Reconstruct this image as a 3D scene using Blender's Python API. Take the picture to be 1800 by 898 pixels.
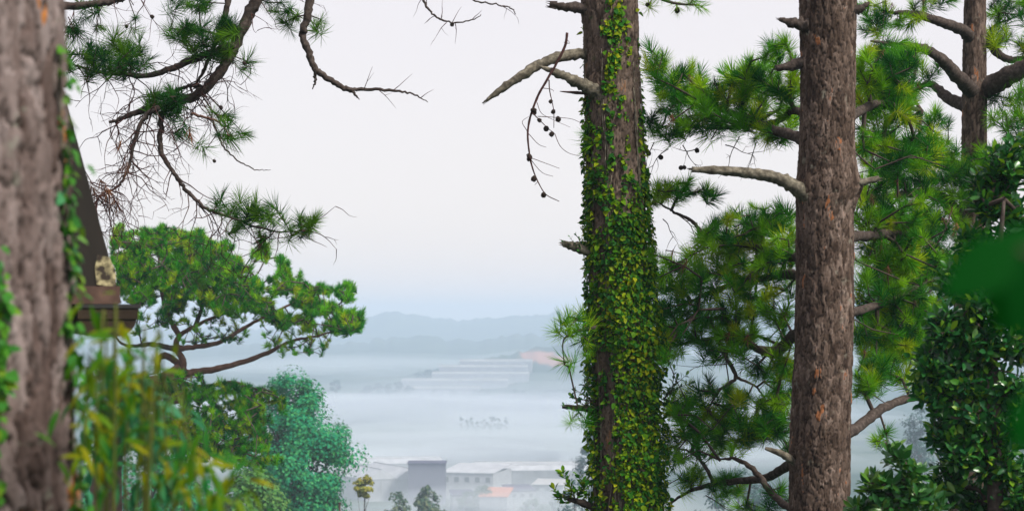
import bpy, math, random
import numpy as np
from mathutils import Matrix, Vector

for o in list(bpy.data.objects):
    bpy.data.objects.remove(o, do_unlink=True)
scene = bpy.context.scene
COL = scene.collection
rng = np.random.default_rng(7)
random.seed(7)

# ------------------------------------------------------------------ camera
FOC = 3500.0            # focal length in pixels of the 1800 px wide frame
HOR = 560.0             # eye level in the frame
cam_d = bpy.data.cameras.new('camera')
cam_d.lens = 70.0
cam_d.sensor_width = 36.0
cam_d.shift_y = (HOR - 449.0) / 1800.0
cam_d.clip_start = 0.05
cam_d.clip_end = 20000.0
cam_d.dof.use_dof = True
cam_d.dof.focus_distance = 19.0
cam_d.dof.aperture_fstop = 4.4
cam = bpy.data.objects.new('camera', cam_d)
cam.location = (0, 0, 0)
cam.rotation_euler = (math.radians(90), 0, 0)
COL.objects.link(cam)
scene.camera = cam

# ------------------------------------------------------------------ sky, sun, exposure
SUN_EL, SUN_AZ = 46.0, 128.0        # azimuth clockwise from the viewing direction
world = bpy.data.worlds.new('World')
scene.world = world
world.use_nodes = True
nt = world.node_tree
nt.nodes.clear()
sky = nt.nodes.new('ShaderNodeTexSky')
sky.sky_type = 'NISHITA'
sky.sun_disc = False
sky.sun_elevation = math.radians(SUN_EL)
sky.sun_rotation = math.radians(SUN_AZ)
sky.air_density = 1.2
sky.dust_density = 1.0
bg1 = nt.nodes.new('ShaderNodeBackground')
bg1.inputs['Strength'].default_value = 0.014
nt.links.new(sky.outputs[0], bg1.inputs['Color'])
bg2 = nt.nodes.new('ShaderNodeBackground')      # the even veil of morning mist cloud
bg2.inputs['Color'].default_value = (0.862, 0.792, 0.805, 1)
bg2.inputs['Strength'].default_value = 0.475
addn = nt.nodes.new('ShaderNodeAddShader')
outw = nt.nodes.new('ShaderNodeOutputWorld')
nt.links.new(bg1.outputs[0], addn.inputs[0])
nt.links.new(bg2.outputs[0], addn.inputs[1])
nt.links.new(addn.outputs[0], outw.inputs['Surface'])

sun_d = bpy.data.lights.new('sun', 'SUN')
sun_d.energy = 2.6
sun_d.angle = math.radians(12)
sun_d.color = (1.0, 0.95, 0.86)
sun = bpy.data.objects.new('sun', sun_d)
_e, _a = math.radians(SUN_EL), math.radians(SUN_AZ)
_to = Vector((math.sin(_a) * math.cos(_e), math.cos(_a) * math.cos(_e), math.sin(_e)))
sun.rotation_euler = _to.to_track_quat('Z', 'Y').to_euler()
COL.objects.link(sun)

scene.view_settings.view_transform = 'Standard'
scene.view_settings.look = 'None'
scene.view_settings.gamma = 1.0
scene.view_settings.exposure = 1.0
scene.view_settings.use_curve_mapping = False
scene.cycles.volume_bounces = 4
scene.cycles.max_bounces = 6
scene.cycles.diffuse_bounces = 3
scene.cycles.transmission_bounces = 4
scene.cycles.transparent_max_bounces = 6
scene.cycles.use_denoising = True
scene.cycles.sample_clamp_indirect = 4.0


# ------------------------------------------------------------------ helpers
def P(px, py, d):
    """World point that stands d metres in front of the viewpoint, towards a place in the photograph."""
    return np.array([(px - 900.0) / FOC * d, d, (HOR - py) / FOC * d])


def PP(pts, d=None):
    return np.array([P(p[0], p[1], p[2] if len(p) > 2 else d) for p in pts])


def mesh(name, V, Fs, attrs=None, smooth=True):
    V = np.asarray(V, dtype=np.float32)
    if not isinstance(Fs, (list, tuple)):
        Fs = [Fs]
    Fs = [np.asarray(f, dtype=np.int32) for f in Fs if len(f)]
    me = bpy.data.meshes.new(name)
    me.vertices.add(len(V))
    me.vertices.foreach_set('co', V.ravel())
    nl = sum(f.size for f in Fs)
    me.loops.add(nl)
    me.loops.foreach_set('vertex_index', np.concatenate([f.ravel() for f in Fs]))
    npoly = sum(len(f) for f in Fs)
    me.polygons.add(npoly)
    starts, s = [], 0
    for f in Fs:
        k = f.shape[1]
        starts.append(s + np.arange(len(f), dtype=np.int32) * k)
        s += f.size
    me.polygons.foreach_set('loop_start', np.concatenate(starts).astype(np.int32))
    me.polygons.foreach_set('use_smooth', np.full(npoly, bool(smooth)))
    if attrs:
        for an, av in attrs.items():
            at = me.attributes.new(an, 'FLOAT', 'POINT')
            at.data.foreach_set('value', np.asarray(av, dtype=np.float32))
    me.update(calc_edges=True)
    me.validate()
    return me


def obj(name, me, mat=None, parent=None, loc=None):
    o = bpy.data.objects.new(name, me)
    if mat is not None and me is not None and not me.materials:
        me.materials.append(mat)
    COL.objects.link(o)
    if parent is not None:
        o.parent = parent
    if loc is not None:
        o.location = loc
    return o


def tag(o, label, cat, group=None, kind=None):
    o['label'] = label
    o['category'] = cat
    if group:
        o['group'] = group
    if kind:
        o['kind'] = kind
    return o


def thing(name, label, cat, base, group=None):
    o = bpy.data.objects.new(name, None)
    o.location = base
    o.empty_display_size = 0.2
    COL.objects.link(o)
    return tag(o, label, cat, group)


def catmull(pts, n=6):
    pts = np.asarray(pts, float)
    if len(pts) < 3:
        return pts
    p = np.vstack([2 * pts[0] - pts[1], pts, 2 * pts[-1] - pts[-2]])
    out = []
    for i in range(1, len(p) - 2):
        for t in np.linspace(0, 1, n, endpoint=False):
            a, b, c, d = p[i - 1], p[i], p[i + 1], p[i + 2]
            out.append(0.5 * ((2 * b) + (-a + c) * t + (2 * a - 5 * b + 4 * c - d) * t * t + (-a + 3 * b - 3 * c + d) * t ** 3))
    out.append(p[-2])
    return np.array(out)


def resamp(vals, n):
    vals = np.asarray(vals, float)
    return np.interp(np.linspace(0, 1, n), np.linspace(0, 1, len(vals)), vals)


def tube(pts, radii, sides=8, noise=0.0, cap=True):
    pts = np.asarray(pts, float)
    n = len(pts)
    radii = resamp(radii, n)
    tang = np.gradient(pts, axis=0)
    tang /= np.linalg.norm(tang, axis=1)[:, None] + 1e-9
    ref = np.array([0.0, 0.0, 1.0]) if abs(tang[0][2]) < 0.9 else np.array([0.0, 1.0, 0.0])
    u = np.cross(tang[0], ref)
    u /= np.linalg.norm(u)
    U = []
    for i in range(n):
        u = u - tang[i] * np.dot(u, tang[i])
        u /= np.linalg.norm(u) + 1e-9
        U.append(u)
    U = np.array(U)
    W = np.cross(tang, U)
    th = np.arange(sides) / sides * 2 * math.pi
    rr = radii[:, None] * (1 + noise * rng.normal(size=(n, sides)))
    V = pts[:, None, :] + rr[:, :, None] * (np.cos(th)[None, :, None] * U[:, None, :] + np.sin(th)[None, :, None] * W[:, None, :])
    V = V.reshape(-1, 3)
    i, j = np.meshgrid(np.arange(n - 1), np.arange(sides), indexing='ij')
    a = i * sides + j
    b = i * sides + (j + 1) % sides
    F = np.stack([a, b, b + sides, a + sides], -1).reshape(-1, 4)
    if cap:
        V = np.vstack([V, pts[0], pts[-1]])
        c0, c1 = n * sides, n * sides + 1
        k = np.arange(sides)
        T0 = np.stack([np.full(sides, c0), (k + 1) % sides, k], -1)
        T1 = np.stack([np.full(sides, c1), (n - 1) * sides + k, (n - 1) * sides + (k + 1) % sides], -1)
        return V, F, np.vstack([T0, T1])
    return V, F, np.zeros((0, 3), int)


class Bag:
    """Collects vertices and faces into one mesh."""
    def __init__(self):
        self.V, self.F, self.n = [], {}, 0

    def add(self, V, *Fs):
        for F in Fs:
            F = np.asarray(F)
            if len(F):
                self.F.setdefault(F.shape[1], []).append(F + self.n)
        self.V.append(np.asarray(V, float))
        self.n += len(V)

    def box(self, lo, hi, R=None, t=None):
        lo, hi = np.asarray(lo, float), np.asarray(hi, float)
        c = np.array([[x, y, z] for x in (0, 1) for y in (0, 1) for z in (0, 1)], float)
        V = lo + c * (hi - lo)
        if R is not None:
            V = V @ np.asarray(R).T
        if t is not None:
            V = V + t
        F = np.array([[0, 1, 3, 2], [4, 6, 7, 5], [0, 4, 5, 1], [2, 3, 7, 6], [0, 2, 6, 4], [1, 5, 7, 3]])
        self.add(V, F)

    def tube(self, pts, radii, sides=6, noise=0.0):
        self.add(*tube(pts, radii, sides, noise))

    def mesh(self, name, base=(0, 0, 0), smooth=True, attrs=None):
        V = np.vstack(self.V) - np.asarray(base)
        return mesh(name, V, [np.vstack(f) for f in self.F.values()], attrs, smooth)


def edges_prisms(A, B, ra, rb, sides=4):
    """A thin prism for each edge A->B."""
    A, B = np.asarray(A), np.asarray(B)
    d = B - A
    L = np.linalg.norm(d, axis=1)[:, None] + 1e-9
    t = d / L
    ref = np.where(np.abs(t[:, 2:3]) < 0.9, np.array([[0, 0, 1.0]]), np.array([[0, 1.0, 0]]))
    u = np.cross(t, ref)
    u /= np.linalg.norm(u, axis=1)[:, None]
    w = np.cross(t, u)
    th = np.arange(sides) / sides * 2 * math.pi
    ring = np.cos(th)[None, :, None] * u[:, None, :] + np.sin(th)[None, :, None] * w[:, None, :]
    V = np.concatenate([A[:, None, :] - t[:, None, :] * ra[:, None, None] * 0.5 + ring * ra[:, None, None],
                        B[:, None, :] + ring * rb[:, None, None]], axis=1)
    m = len(A)
    base = np.arange(m)[:, None] * (2 * sides)
    F = []
    for k in range(sides):
        k2 = (k + 1) % sides
        F.append(np.concatenate([base + k, base + k2, base + sides + k2, base + sides + k], axis=1))
    return V.reshape(-1, 3), np.stack(F, 1).reshape(-1, 4)


def unit(v):
    v = np.asarray(v, float)
    return v / (np.linalg.norm(v, axis=-1, keepdims=True) + 1e-9)


def frames(dirs, roll=None):
    """Rotation matrices whose Z axis points along dirs."""
    z = unit(dirs)
    n = len(z)
    r = unit(rng.normal(size=(n, 3)) if roll is None else roll)
    x = unit(np.cross(r, z))
    y = np.cross(z, x)
    return np.stack([x, y, z], axis=-1)


def scatter(parent, name, templates, locs, rots, scales, mat, stuff_name, max_obj=300, key=None):
    """Pieces as single objects that share mesh data; past max_obj the rest is one joined mesh."""
    base = np.array(parent.location)
    n = len(locs)
    order = np.argsort(key) if key is not None else np.arange(n)
    mes = []
    for k, (V, F) in enumerate(templates):
        me = mesh(name, V, F, {'tint': np.zeros(len(V))})
        me.materials.append(mat)
        mes.append(me)
    which = rng.integers(0, len(templates), n)
    for i in order[:max_obj]:
        o = bpy.data.objects.new(name, mes[which[i]])
        M = Matrix.Identity(4)
        R = rots[i] * scales[i]
        for a in range(3):
            for b in range(3):
                M[a][b] = float(R[a][b])
            M[a][3] = float(locs[i][a] - base[a])
        o.parent = parent
        o.matrix_basis = M
        COL.objects.link(o)
    rest = order[max_obj:]
    if len(rest):
        Vs, Fs, T, off = [], {}, [], 0
        for k, (V, F) in enumerate(templates):
            idx = rest[which[rest] == k]
            if not len(idx):
                continue
            VV = np.einsum('nij,vj->nvi', rots[idx] * scales[idx][:, None, None], V) + (locs[idx] - base)[:, None, :]
            Vs.append(VV.reshape(-1, 3))
            for f in (F if isinstance(F, list) else [F]):
                ff = f[None] + (off + np.arange(len(idx)) * len(V))[:, None, None]
                Fs.setdefault(f.shape[1], []).append(ff.reshape(-1, f.shape[1]))
            T.append(np.repeat(rng.random(len(idx)), len(V)))
            off += len(idx) * len(V)
        me = mesh(stuff_name, np.vstack(Vs), [np.vstack(f) for f in Fs.values()], {'tint': np.concatenate(T)})
        s = obj(stuff_name, me, mat, parent)
        s['kind'] = 'stuff'


def key_seen(locs, px0=0, px1=1800):
    d = np.maximum(locs[:, 1], 0.1)
    px = 900 + locs[:, 0] / d * FOC
    py = HOR - locs[:, 2] / d * FOC
    out = ((px < px0) | (px > px1) | (py < -20) | (py > 918)) * 1000.0
    return d + out


# ------------------------------------------------------------------ materials
def newmat(name):
    m = bpy.data.materials.new(name)
    m.use_nodes = True
    n = m.node_tree
    n.nodes.clear()
    out = n.nodes.new('ShaderNodeOutputMaterial')
    return m, n, out


def ramp(n, stops, fac):
    r = n.nodes.new('ShaderNodeValToRGB')
    e = r.color_ramp.elements
    while len(e) < len(stops):
        e.new(0.5)
    for k, (p, c) in enumerate(stops):
        e[k].position = p
        e[k].color = (*c, 1)
    n.links.new(fac, r.inputs[0])
    return r.outputs[0]


def noise_node(n, scale, detail=3.0, coord='Object', rough=0.6, stretch=None):
    tc = n.nodes.new('ShaderNodeTexCoord')
    t = n.nodes.new('ShaderNodeTexNoise')
    t.inputs['Scale'].default_value = scale
    t.inputs['Detail'].default_value = detail
    t.inputs['Roughness'].default_value = rough
    v = tc.outputs[coord]
    if stretch:
        mp = n.nodes.new('ShaderNodeMapping')
        mp.inputs['Scale'].default_value = stretch
        n.links.new(v, mp.inputs[0])
        v = mp.outputs[0]
    n.links.new(v, t.inputs['Vector'])
    return t.outputs['Fac']


def math_node(n, op, a, b):
    m = n.nodes.new('ShaderNodeMath')
    m.operation = op
    for k, v in enumerate((a, b)):
        if isinstance(v, (int, float)):
            m.inputs[k].default_value = v
        else:
            n.links.new(v, m.inputs[k])
    return m.outputs[0]


def attr(n, name):
    a = n.nodes.new('ShaderNodeAttribute')
    a.attribute_name = name
    return a.outputs['Fac']


def mixc(n, a, b, fac, mode='MIX'):
    m = n.nodes.new('ShaderNodeMix')
    m.data_type = 'RGBA'
    m.blend_type = mode
    for k, v in ((6, a), (7, b)):
        if isinstance(v, tuple):
            m.inputs[k].default_value = (*v, 1)
        else:
            n.links.new(v, m.inputs[k])
    if isinstance(fac, (int, float)):
        m.inputs[0].default_value = fac
    else:
        n.links.new(fac, m.inputs[0])
    return m.outputs[2]


def bump(n, height, strength, dist):
    b = n.nodes.new('ShaderNodeBump')
    b.inputs['Strength'].default_value = strength
    b.inputs['Distance'].default_value = dist
    n.links.new(height, b.inputs['Height'])
    return b.outputs[0]


def leaf_mat(name, stops, rough=0.5, transl=0.35, tcol=(1.0, 1.1, 0.5), spec=0.06, island=False, nscale=None):
    """Leaves or needles: a colour for each piece, part of the light let through."""
    m, n, out = newmat(name)
    if island:
        g = n.nodes.new('ShaderNodeNewGeometry')
        r = g.outputs['Random Per Island']
    else:
        oi = n.nodes.new('ShaderNodeObjectInfo')
        r = math_node(n, 'FRACT', math_node(n, 'ADD', oi.outputs['Random'], attr(n, 'tint')), 0)
    if nscale:
        nz = noise_node(n, nscale, 2.0)
        r = math_node(n, 'ADD', math_node(n, 'MULTIPLY', r, 0.55), math_node(n, 'MULTIPLY', nz, 0.5))
    c = ramp(n, stops, r)
    p = n.nodes.new('ShaderNodeBsdfPrincipled')
    n.links.new(c, p.inputs['Base Color'])
    p.inputs['Roughness'].default_value = rough
    p.inputs['Specular IOR Level'].default_value = spec
    t = n.nodes.new('ShaderNodeBsdfTranslucent')
    n.links.new(mixc(n, c, tcol, 1.0, 'MULTIPLY'), t.inputs['Color'])
    mx = n.nodes.new('ShaderNodeMixShader')
    mx.inputs[0].default_value = transl
    n.links.new(p.outputs[0], mx.inputs[1])
    n.links.new(t.outputs[0], mx.inputs[2])
    n.links.new(mx.outputs[0], out.inputs['Surface'])
    return m


def plain_mat(name, stops, scale=8.0, rough=0.8, spec=0.12, bstr=0.0, bdist=0.01, stretch=None, detail=4.0):
    m, n, out = newmat(name)
    f = noise_node(n, scale, detail, stretch=stretch)
    p = n.nodes.new('ShaderNodeBsdfPrincipled')
    n.links.new(ramp(n, stops, f), p.inputs['Base Color'])
    p.inputs['Roughness'].default_value = rough
    p.inputs['Specular IOR Level'].default_value = spec
    if bstr:
        n.links.new(bump(n, f, bstr, bdist), p.inputs['Normal'])
    n.links.new(p.outputs[0], out.inputs['Surface'])
    return m


def bark_mat(name, stops, crack, moss=None, grain=0.8):
    """Bark: a colour for each plate, deep furrows of old bark between them."""
    m, n, out = newmat(name)
    c = ramp(n, stops, attr(n, 'plate'))
    f = noise_node(n, 45.0, 5.0, stretch=(1, 1, 0.45))
    c = mixc(n, c, ramp(n, [(0.3, (0.55, 0.52, 0.5)), (0.7, (1.25, 1.2, 1.18))], f), grain, 'MULTIPLY')
    f2 = noise_node(n, 2.2, 3.0)
    c = mixc(n, c, ramp(n, [(0.35, (0.8, 0.76, 0.74)), (0.65, (1.12, 1.1, 1.1))], f2), 0.8, 'MULTIPLY')
    c = mixc(n, c, crack, attr(n, 'furrow'))
    if moss:
        f3 = noise_node(n, 9.0, 4.0)
        r3 = ramp(n, [(0.62, (0, 0, 0)), (0.72, (1, 1, 1))], f3)
        c = mixc(n, c, moss, math_node(n, 'MULTIPLY', r3, 0.6))
    p = n.nodes.new('ShaderNodeBsdfPrincipled')
    n.links.new(c, p.inputs['Base Color'])
    p.inputs['Roughness'].default_value = 0.9
    p.inputs['Specular IOR Level'].default_value = 0.1
    n.links.new(bump(n, f, 0.6 * grain, 0.006), p.inputs['Normal'])
    n.links.new(p.outputs[0], out.inputs['Surface'])
    return m


M = {}
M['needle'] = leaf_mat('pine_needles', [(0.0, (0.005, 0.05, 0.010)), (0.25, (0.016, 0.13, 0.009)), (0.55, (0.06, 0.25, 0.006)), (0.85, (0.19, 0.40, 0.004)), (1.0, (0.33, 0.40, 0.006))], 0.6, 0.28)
M['needle_dark'] = leaf_mat('dark_pine_needles', [(0.0, (0.005, 0.04, 0.012)), (0.5, (0.018, 0.10, 0.010)), (1.0, (0.09, 0.21, 0.008))], 0.55, 0.36)  # deeper green needles for the limbs at the top left
M['needle_far'] = leaf_mat('yellow_green_needles', [(0.0, (0.006, 0.09, 0.018)), (0.35, (0.03, 0.24, 0.010)), (0.75, (0.13, 0.40, 0.006)), (1.0, (0.33, 0.42, 0.008))], 0.55, 0.28)
M['needle_dead'] = leaf_mat('dead_needles', [(0.0, (0.10, 0.05, 0.03)), (1.0, (0.22, 0.10, 0.05))], 0.7, 0.2, (1, 0.9, 0.7))
M['ivy'] = leaf_mat('ivy_leaves', [(0.18, (0.006, 0.05, 0.012)), (0.42, (0.025, 0.13, 0.010)), (0.60, (0.10, 0.23, 0.006)), (0.84, (0.29, 0.32, 0.008))], 0.5, 0.28, nscale=2.2)
M['ivy_near'] = leaf_mat('young_ivy_leaves', [(0.0, (0.03, 0.14, 0.03)), (0.5, (0.06, 0.22, 0.02)), (0.85, (0.15, 0.26, 0.02)), (1.0, (0.05, 0.3, 0.16))], 0.4, 0.3)
M['shrub'] = leaf_mat('glossy_leaves', [(0.0, (0.008, 0.06, 0.020)), (0.5, (0.018, 0.11, 0.024)), (0.85, (0.05, 0.19, 0.016)), (1.0, (0.18, 0.31, 0.016))], 0.26, 0.25, spec=0.45)
M['shrub_light'] = leaf_mat('fresh_glossy_leaves', [(0.0, (0.014, 0.08, 0.02)), (0.6, (0.035, 0.14, 0.02)), (1.0, (0.1, 0.21, 0.02))], 0.3, 0.25, spec=0.5)
M['droop'] = leaf_mat('yellowing_leaves', [(0.0, (0.010, 0.11, 0.025)), (0.35, (0.035, 0.15, 0.008)), (0.7, (0.12, 0.195, 0.004)), (1.0, (0.22, 0.21, 0.004))], 0.5, 0.35)
M['near_leaf'] = leaf_mat('deep_green_leaf', [(0.0, (0.002, 0.06, 0.007)), (1.0, (0.004, 0.08, 0.009))], 0.5, 0.45)
M['broad'] = leaf_mat('teal_leaves', [(0.0, (0.004, 0.09, 0.055)), (0.45, (0.010, 0.22, 0.105)), (1.0, (0.09, 0.38, 0.09))], 0.55, 0.2, (0.9, 1.1, 0.6), island=True, nscale=0.8)
M['broad2'] = leaf_mat('mid_green_leaves', [(0.0, (0.03, 0.15, 0.05)), (0.5, (0.07, 0.2, 0.045)), (1.0, (0.15, 0.26, 0.05))], 0.55, 0.25, island=True, nscale=0.8)
M['yellowtree'] = leaf_mat('golden_leaves', [(0.0, (0.13, 0.17, 0.03)), (0.6, (0.28, 0.27, 0.04)), (1.0, (0.4, 0.34, 0.06))], 0.6, 0.25, island=True)
M['greytree'] = leaf_mat('grey_green_leaves', [(0.0, (0.04, 0.10, 0.07)), (0.6, (0.08, 0.14, 0.08)), (1.0, (0.16, 0.18, 0.09))], 0.6, 0.2, island=True)
M['fartree'] = leaf_mat('dark_far_leaves', [(0.0, (0.012, 0.05, 0.045)), (1.0, (0.03, 0.09, 0.06))], 0.7, 0.1, island=True)
M['bark'] = bark_mat('plated_pine_bark', [(0.05, (0.04, 0.027, 0.021)), (0.4, (0.085, 0.062, 0.049)), (0.75, (0.15, 0.113, 0.093)), (0.93, (0.23, 0.185, 0.16)), (0.955, (0.25, 0.10, 0.05)), (1.0, (0.30, 0.13, 0.06))], (0.020, 0.014, 0.012), (0.20, 0.19, 0.15))
M['bark_mossy'] = bark_mat('mossy_pine_bark', [(0.05, (0.06, 0.046, 0.036)), (0.4, (0.115, 0.088, 0.07)), (0.8, (0.19, 0.148, 0.12)), (0.95, (0.24, 0.18, 0.14)), (1.0, (0.24, 0.14, 0.08))], (0.025, 0.02, 0.018), (0.04, 0.07, 0.02))
M['bark_near'] = bark_mat('weathered_pine_bark', [(0.05, (0.04, 0.027, 0.023)), (0.3, (0.10, 0.073, 0.066)), (0.6, (0.185, 0.15, 0.143)), (0.9, (0.29, 0.25, 0.245)), (0.93, (0.28, 0.11, 0.04)), (1.0, (0.34, 0.14, 0.04))], (0.02, 0.014, 0.012), (0.24, 0.25, 0.2), 0.45)
M['limb'] = plain_mat('limb_bark', [(0.3, (0.03, 0.023, 0.02)), (0.55, (0.065, 0.05, 0.043)), (0.75, (0.12, 0.10, 0.088))], 30.0, 0.9, 0.1, 0.7, 0.01)
M['limb_grey'] = plain_mat('dead_limb_wood', [(0.3, (0.05, 0.043, 0.033)), (0.5, (0.12, 0.105, 0.08)), (0.7, (0.24, 0.215, 0.165))], 26.0, 0.9, 0.1, 0.7, 0.012)
M['limb_red'] = plain_mat('reddish_limb_bark', [(0.3, (0.08, 0.04, 0.03)), (0.6, (0.15, 0.08, 0.058)), (0.8, (0.2, 0.12, 0.09))], 6.0, 0.9, 0.2, 0.4, 0.02)
M['twig'] = plain_mat('twig_bark', [(0.3, (0.035, 0.026, 0.022)), (0.7, (0.09, 0.065, 0.055))], 12.0, 0.9, 0.2)
M['twig_red'] = plain_mat('red_brown_twig_bark', [(0.3, (0.035, 0.014, 0.013)), (0.7, (0.08, 0.034, 0.03))], 18.0, 0.85, 0.2)
M['ivy_stem'] = plain_mat('green_stem', [(0.3, (0.05, 0.07, 0.015)), (0.7, (0.09, 0.1, 0.02))], 12.0, 0.8)
M['cone'] = plain_mat('pine_cone_scales', [(0.3, (0.02, 0.014, 0.012)), (0.7, (0.06, 0.04, 0.03))], 60.0, 0.8, 0.2)


# ------------------------------------------------------------------ the ground, one sheet to the far ridges
R1D, R2D, R3D = 3500.0, 2500.0, 1800.0
R1 = np.array([(-600, 560), (0, 572), (450, 578), (560, 574), (620, 563), (655, 553), (690, 545), (715, 551), (745, 558), (790, 562), (860, 560), (920, 554), (985, 549), (1040, 551), (1180, 545), (1300, 549), (1500, 545), (1800, 556), (2400, 550)], float)
R2 = np.array([(-600, 600), (0, 604), (400, 608), (560, 608), (640, 601), (690, 594), (740, 589), (790, 596), (830, 599), (880, 592), (940, 588), (1000, 591), (1200, 600), (1500, 590), (1800, 602), (2400, 600)], float)
R3 = np.array([(-600, 720), (300, 720), (520, 712), (575, 690), (640, 676), (720, 664), (800, 646), (870, 628), (940, 612), (985, 605), (1060, 598), (1150, 612), (1250, 632), (1400, 640), (1600, 650), (1800, 640), (2400, 640)], float)


def vnoise(x, y, seed=0):
    xi, yi = np.floor(x).astype(np.int64), np.floor(y).astype(np.int64)
    fx, fy = x - xi, y - yi
    fx, fy = fx * fx * (3 - 2 * fx), fy * fy * (3 - 2 * fy)

    def h(a, b):
        v = np.sin(a * 127.1 + b * 311.7 + seed * 74.7) * 43758.5453
        return v - np.floor(v)
    return (h(xi, yi) * (1 - fx) + h(xi + 1, yi) * fx) * (1 - fy) + (h(xi, yi + 1) * (1 - fx) + h(xi + 1, yi + 1) * fx) * fy


def ground_z(x, y):
    x, y = np.asarray(x, float), np.asarray(y, float)
    d = np.hypot(x, y)
    z = np.interp(d, [0, 20, 50, 100, 160, 300, 560, 1000, 1500, 2000, 4200], [-5, -7.5, -11, -17, -24, -42, -62, -66, -62, -50, -40])
    az = np.arctan2(x, y)
    px = 900 + np.tan(np.clip(az, -1.2, 1.2)) * FOC
    yy = np.maximum(y, 1.0)
    for R, D, w, amp in ((R3, R3D, 170.0, 3.0), (R2, R2D, 260.0, 6.0), (R1, R1D, 320.0, 7.0)):
        top = (HOR - np.interp(px, R[:, 0], R[:, 1])) / FOC * D
        top = top + amp * (vnoise(px / 9.0, px * 0 + D, 3) - 0.5) + amp * 0.6 * (vnoise(px / 3.1, px * 0 + D, 5) - 0.5)
        g = np.exp(-((yy - D) / w) ** 2) * (y > 0) * np.clip((1.0 - np.abs(az)) * 2.5, 0, 1)
        z = z + np.maximum(top - z, 0) * g
    z = z + np.clip(d / 400, 0, 1) * 2.5 * (vnoise(x / 60, y / 60, 1) - 0.5) + np.clip(d / 900, 0, 1) * 3.0 * (vnoise(x / 16, y / 16, 2) - 0.5) * np.clip((d - 1400) / 300, 0, 1)
    return z


def gz(p):
    return float(ground_z(p[0], p[1]))


az = np.unique(np.concatenate([np.linspace(-math.pi, -0.45, 40), np.linspace(-0.45, 0.45, 420), np.linspace(0.45, math.pi, 40)]))
dist = np.unique(np.concatenate([np.geomspace(1.0, 1400, 110), np.linspace(1400, 2150, 60), np.linspace(2150, 2900, 40), np.linspace(2900, 4200, 50)]))
A, D = np.meshgrid(az, dist)
gx, gy = np.sin(A) * D, np.cos(A) * D
gzv = ground_z(gx, gy)
na, nd = len(az), len(dist)
i, j = np.meshgrid(np.arange(nd - 1), np.arange(na - 1), indexing='ij')
a = i * na + j
GF = np.stack([a, a + 1, a + 1 + na, a + na], -1).reshape(-1, 4)
GV = np.stack([gx, gy, gzv], -1).reshape(-1, 3)
pxv = 900 + np.where(gy > 1, gx / np.maximum(gy, 1), 9) * FOC
pyv = HOR - np.where(gy > 1, gzv / np.maximum(gy, 1), 9) * FOC
soil = np.zeros_like(gx)
for (cx, cy, rx, ry, dmin, dmax) in ((945, 626, 34, 10, 1500, 1900), (975, 634, 26, 9, 1500, 1900), (840, 872, 26, 18, 500, 690)):
    q = ((pxv - cx) / rx) ** 2 + ((pyv - cy) / ry) ** 2 + 0.9 * (vnoise(gx / 12, gy / 12, 9) - 0.5)
    soil = np.maximum(soil, np.clip((1.15 - q) * 3, 0, 1) * ((gy > dmin) & (gy < dmax)))
GV = np.vstack([GV, [0, 0, float(ground_z(0, 0))]])
cap = np.stack([np.full(na - 1, na * nd), np.arange(1, na), np.arange(na - 1)], -1)[:, ::-1]
gme = mesh('ground', GV, [GF[:, ::-1], cap], {'soil': np.append(soil.ravel(), 0)})
m, n, out = newmat('grassy_hillside')
f = noise_node(n, 0.02, 6.0)
c = ramp(n, [(0.35, (0.02, 0.045, 0.03)), (0.5, (0.03, 0.065, 0.04)), (0.62, (0.06, 0.09, 0.05)), (0.75, (0.10, 0.11, 0.07))], f)
f2 = noise_node(n, 0.6, 5.0)
c = mixc(n, c, ramp(n, [(0.3, (0.6, 0.6, 0.6)), (0.7, (1.3, 1.3, 1.2))], f2), 0.9, 'MULTIPLY')
c = mixc(n, c, (0.34, 0.16, 0.10), attr(n, 'soil'))
p = n.nodes.new('ShaderNodeBsdfPrincipled')
n.links.new(c, p.inputs['Base Color'])
p.inputs['Roughness'].default_value = 0.95
p.inputs['Specular IOR Level'].default_value = 0.1
n.links.new(p.outputs[0], out.inputs['Surface'])
ground = obj('ground', gme, m)
ground['kind'] = 'structure'

# ------------------------------------------------------------------ haze and low valley mist
def volume_mat(name, color, density, aniso=0.0):
    m, n, out = newmat(name)
    v = n.nodes.new('ShaderNodeVolumePrincipled')
    v.inputs['Color'].default_value = (*color, 1)
    v.inputs['Density'].default_value = density
    v.inputs['Anisotropy'].default_value = aniso
    n.links.new(v.outputs[0], out.inputs['Volume'])
    return m


b = Bag()
b.box((-4400, -4400, gzv.min() - 1.5), (4400, 4400, 30.0))
hz = obj('haze', b.mesh('haze', smooth=False), volume_mat('pale_haze', (0.655, 0.81, 1.0), 0.00055))
hz['kind'] = 'stuff'

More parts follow.
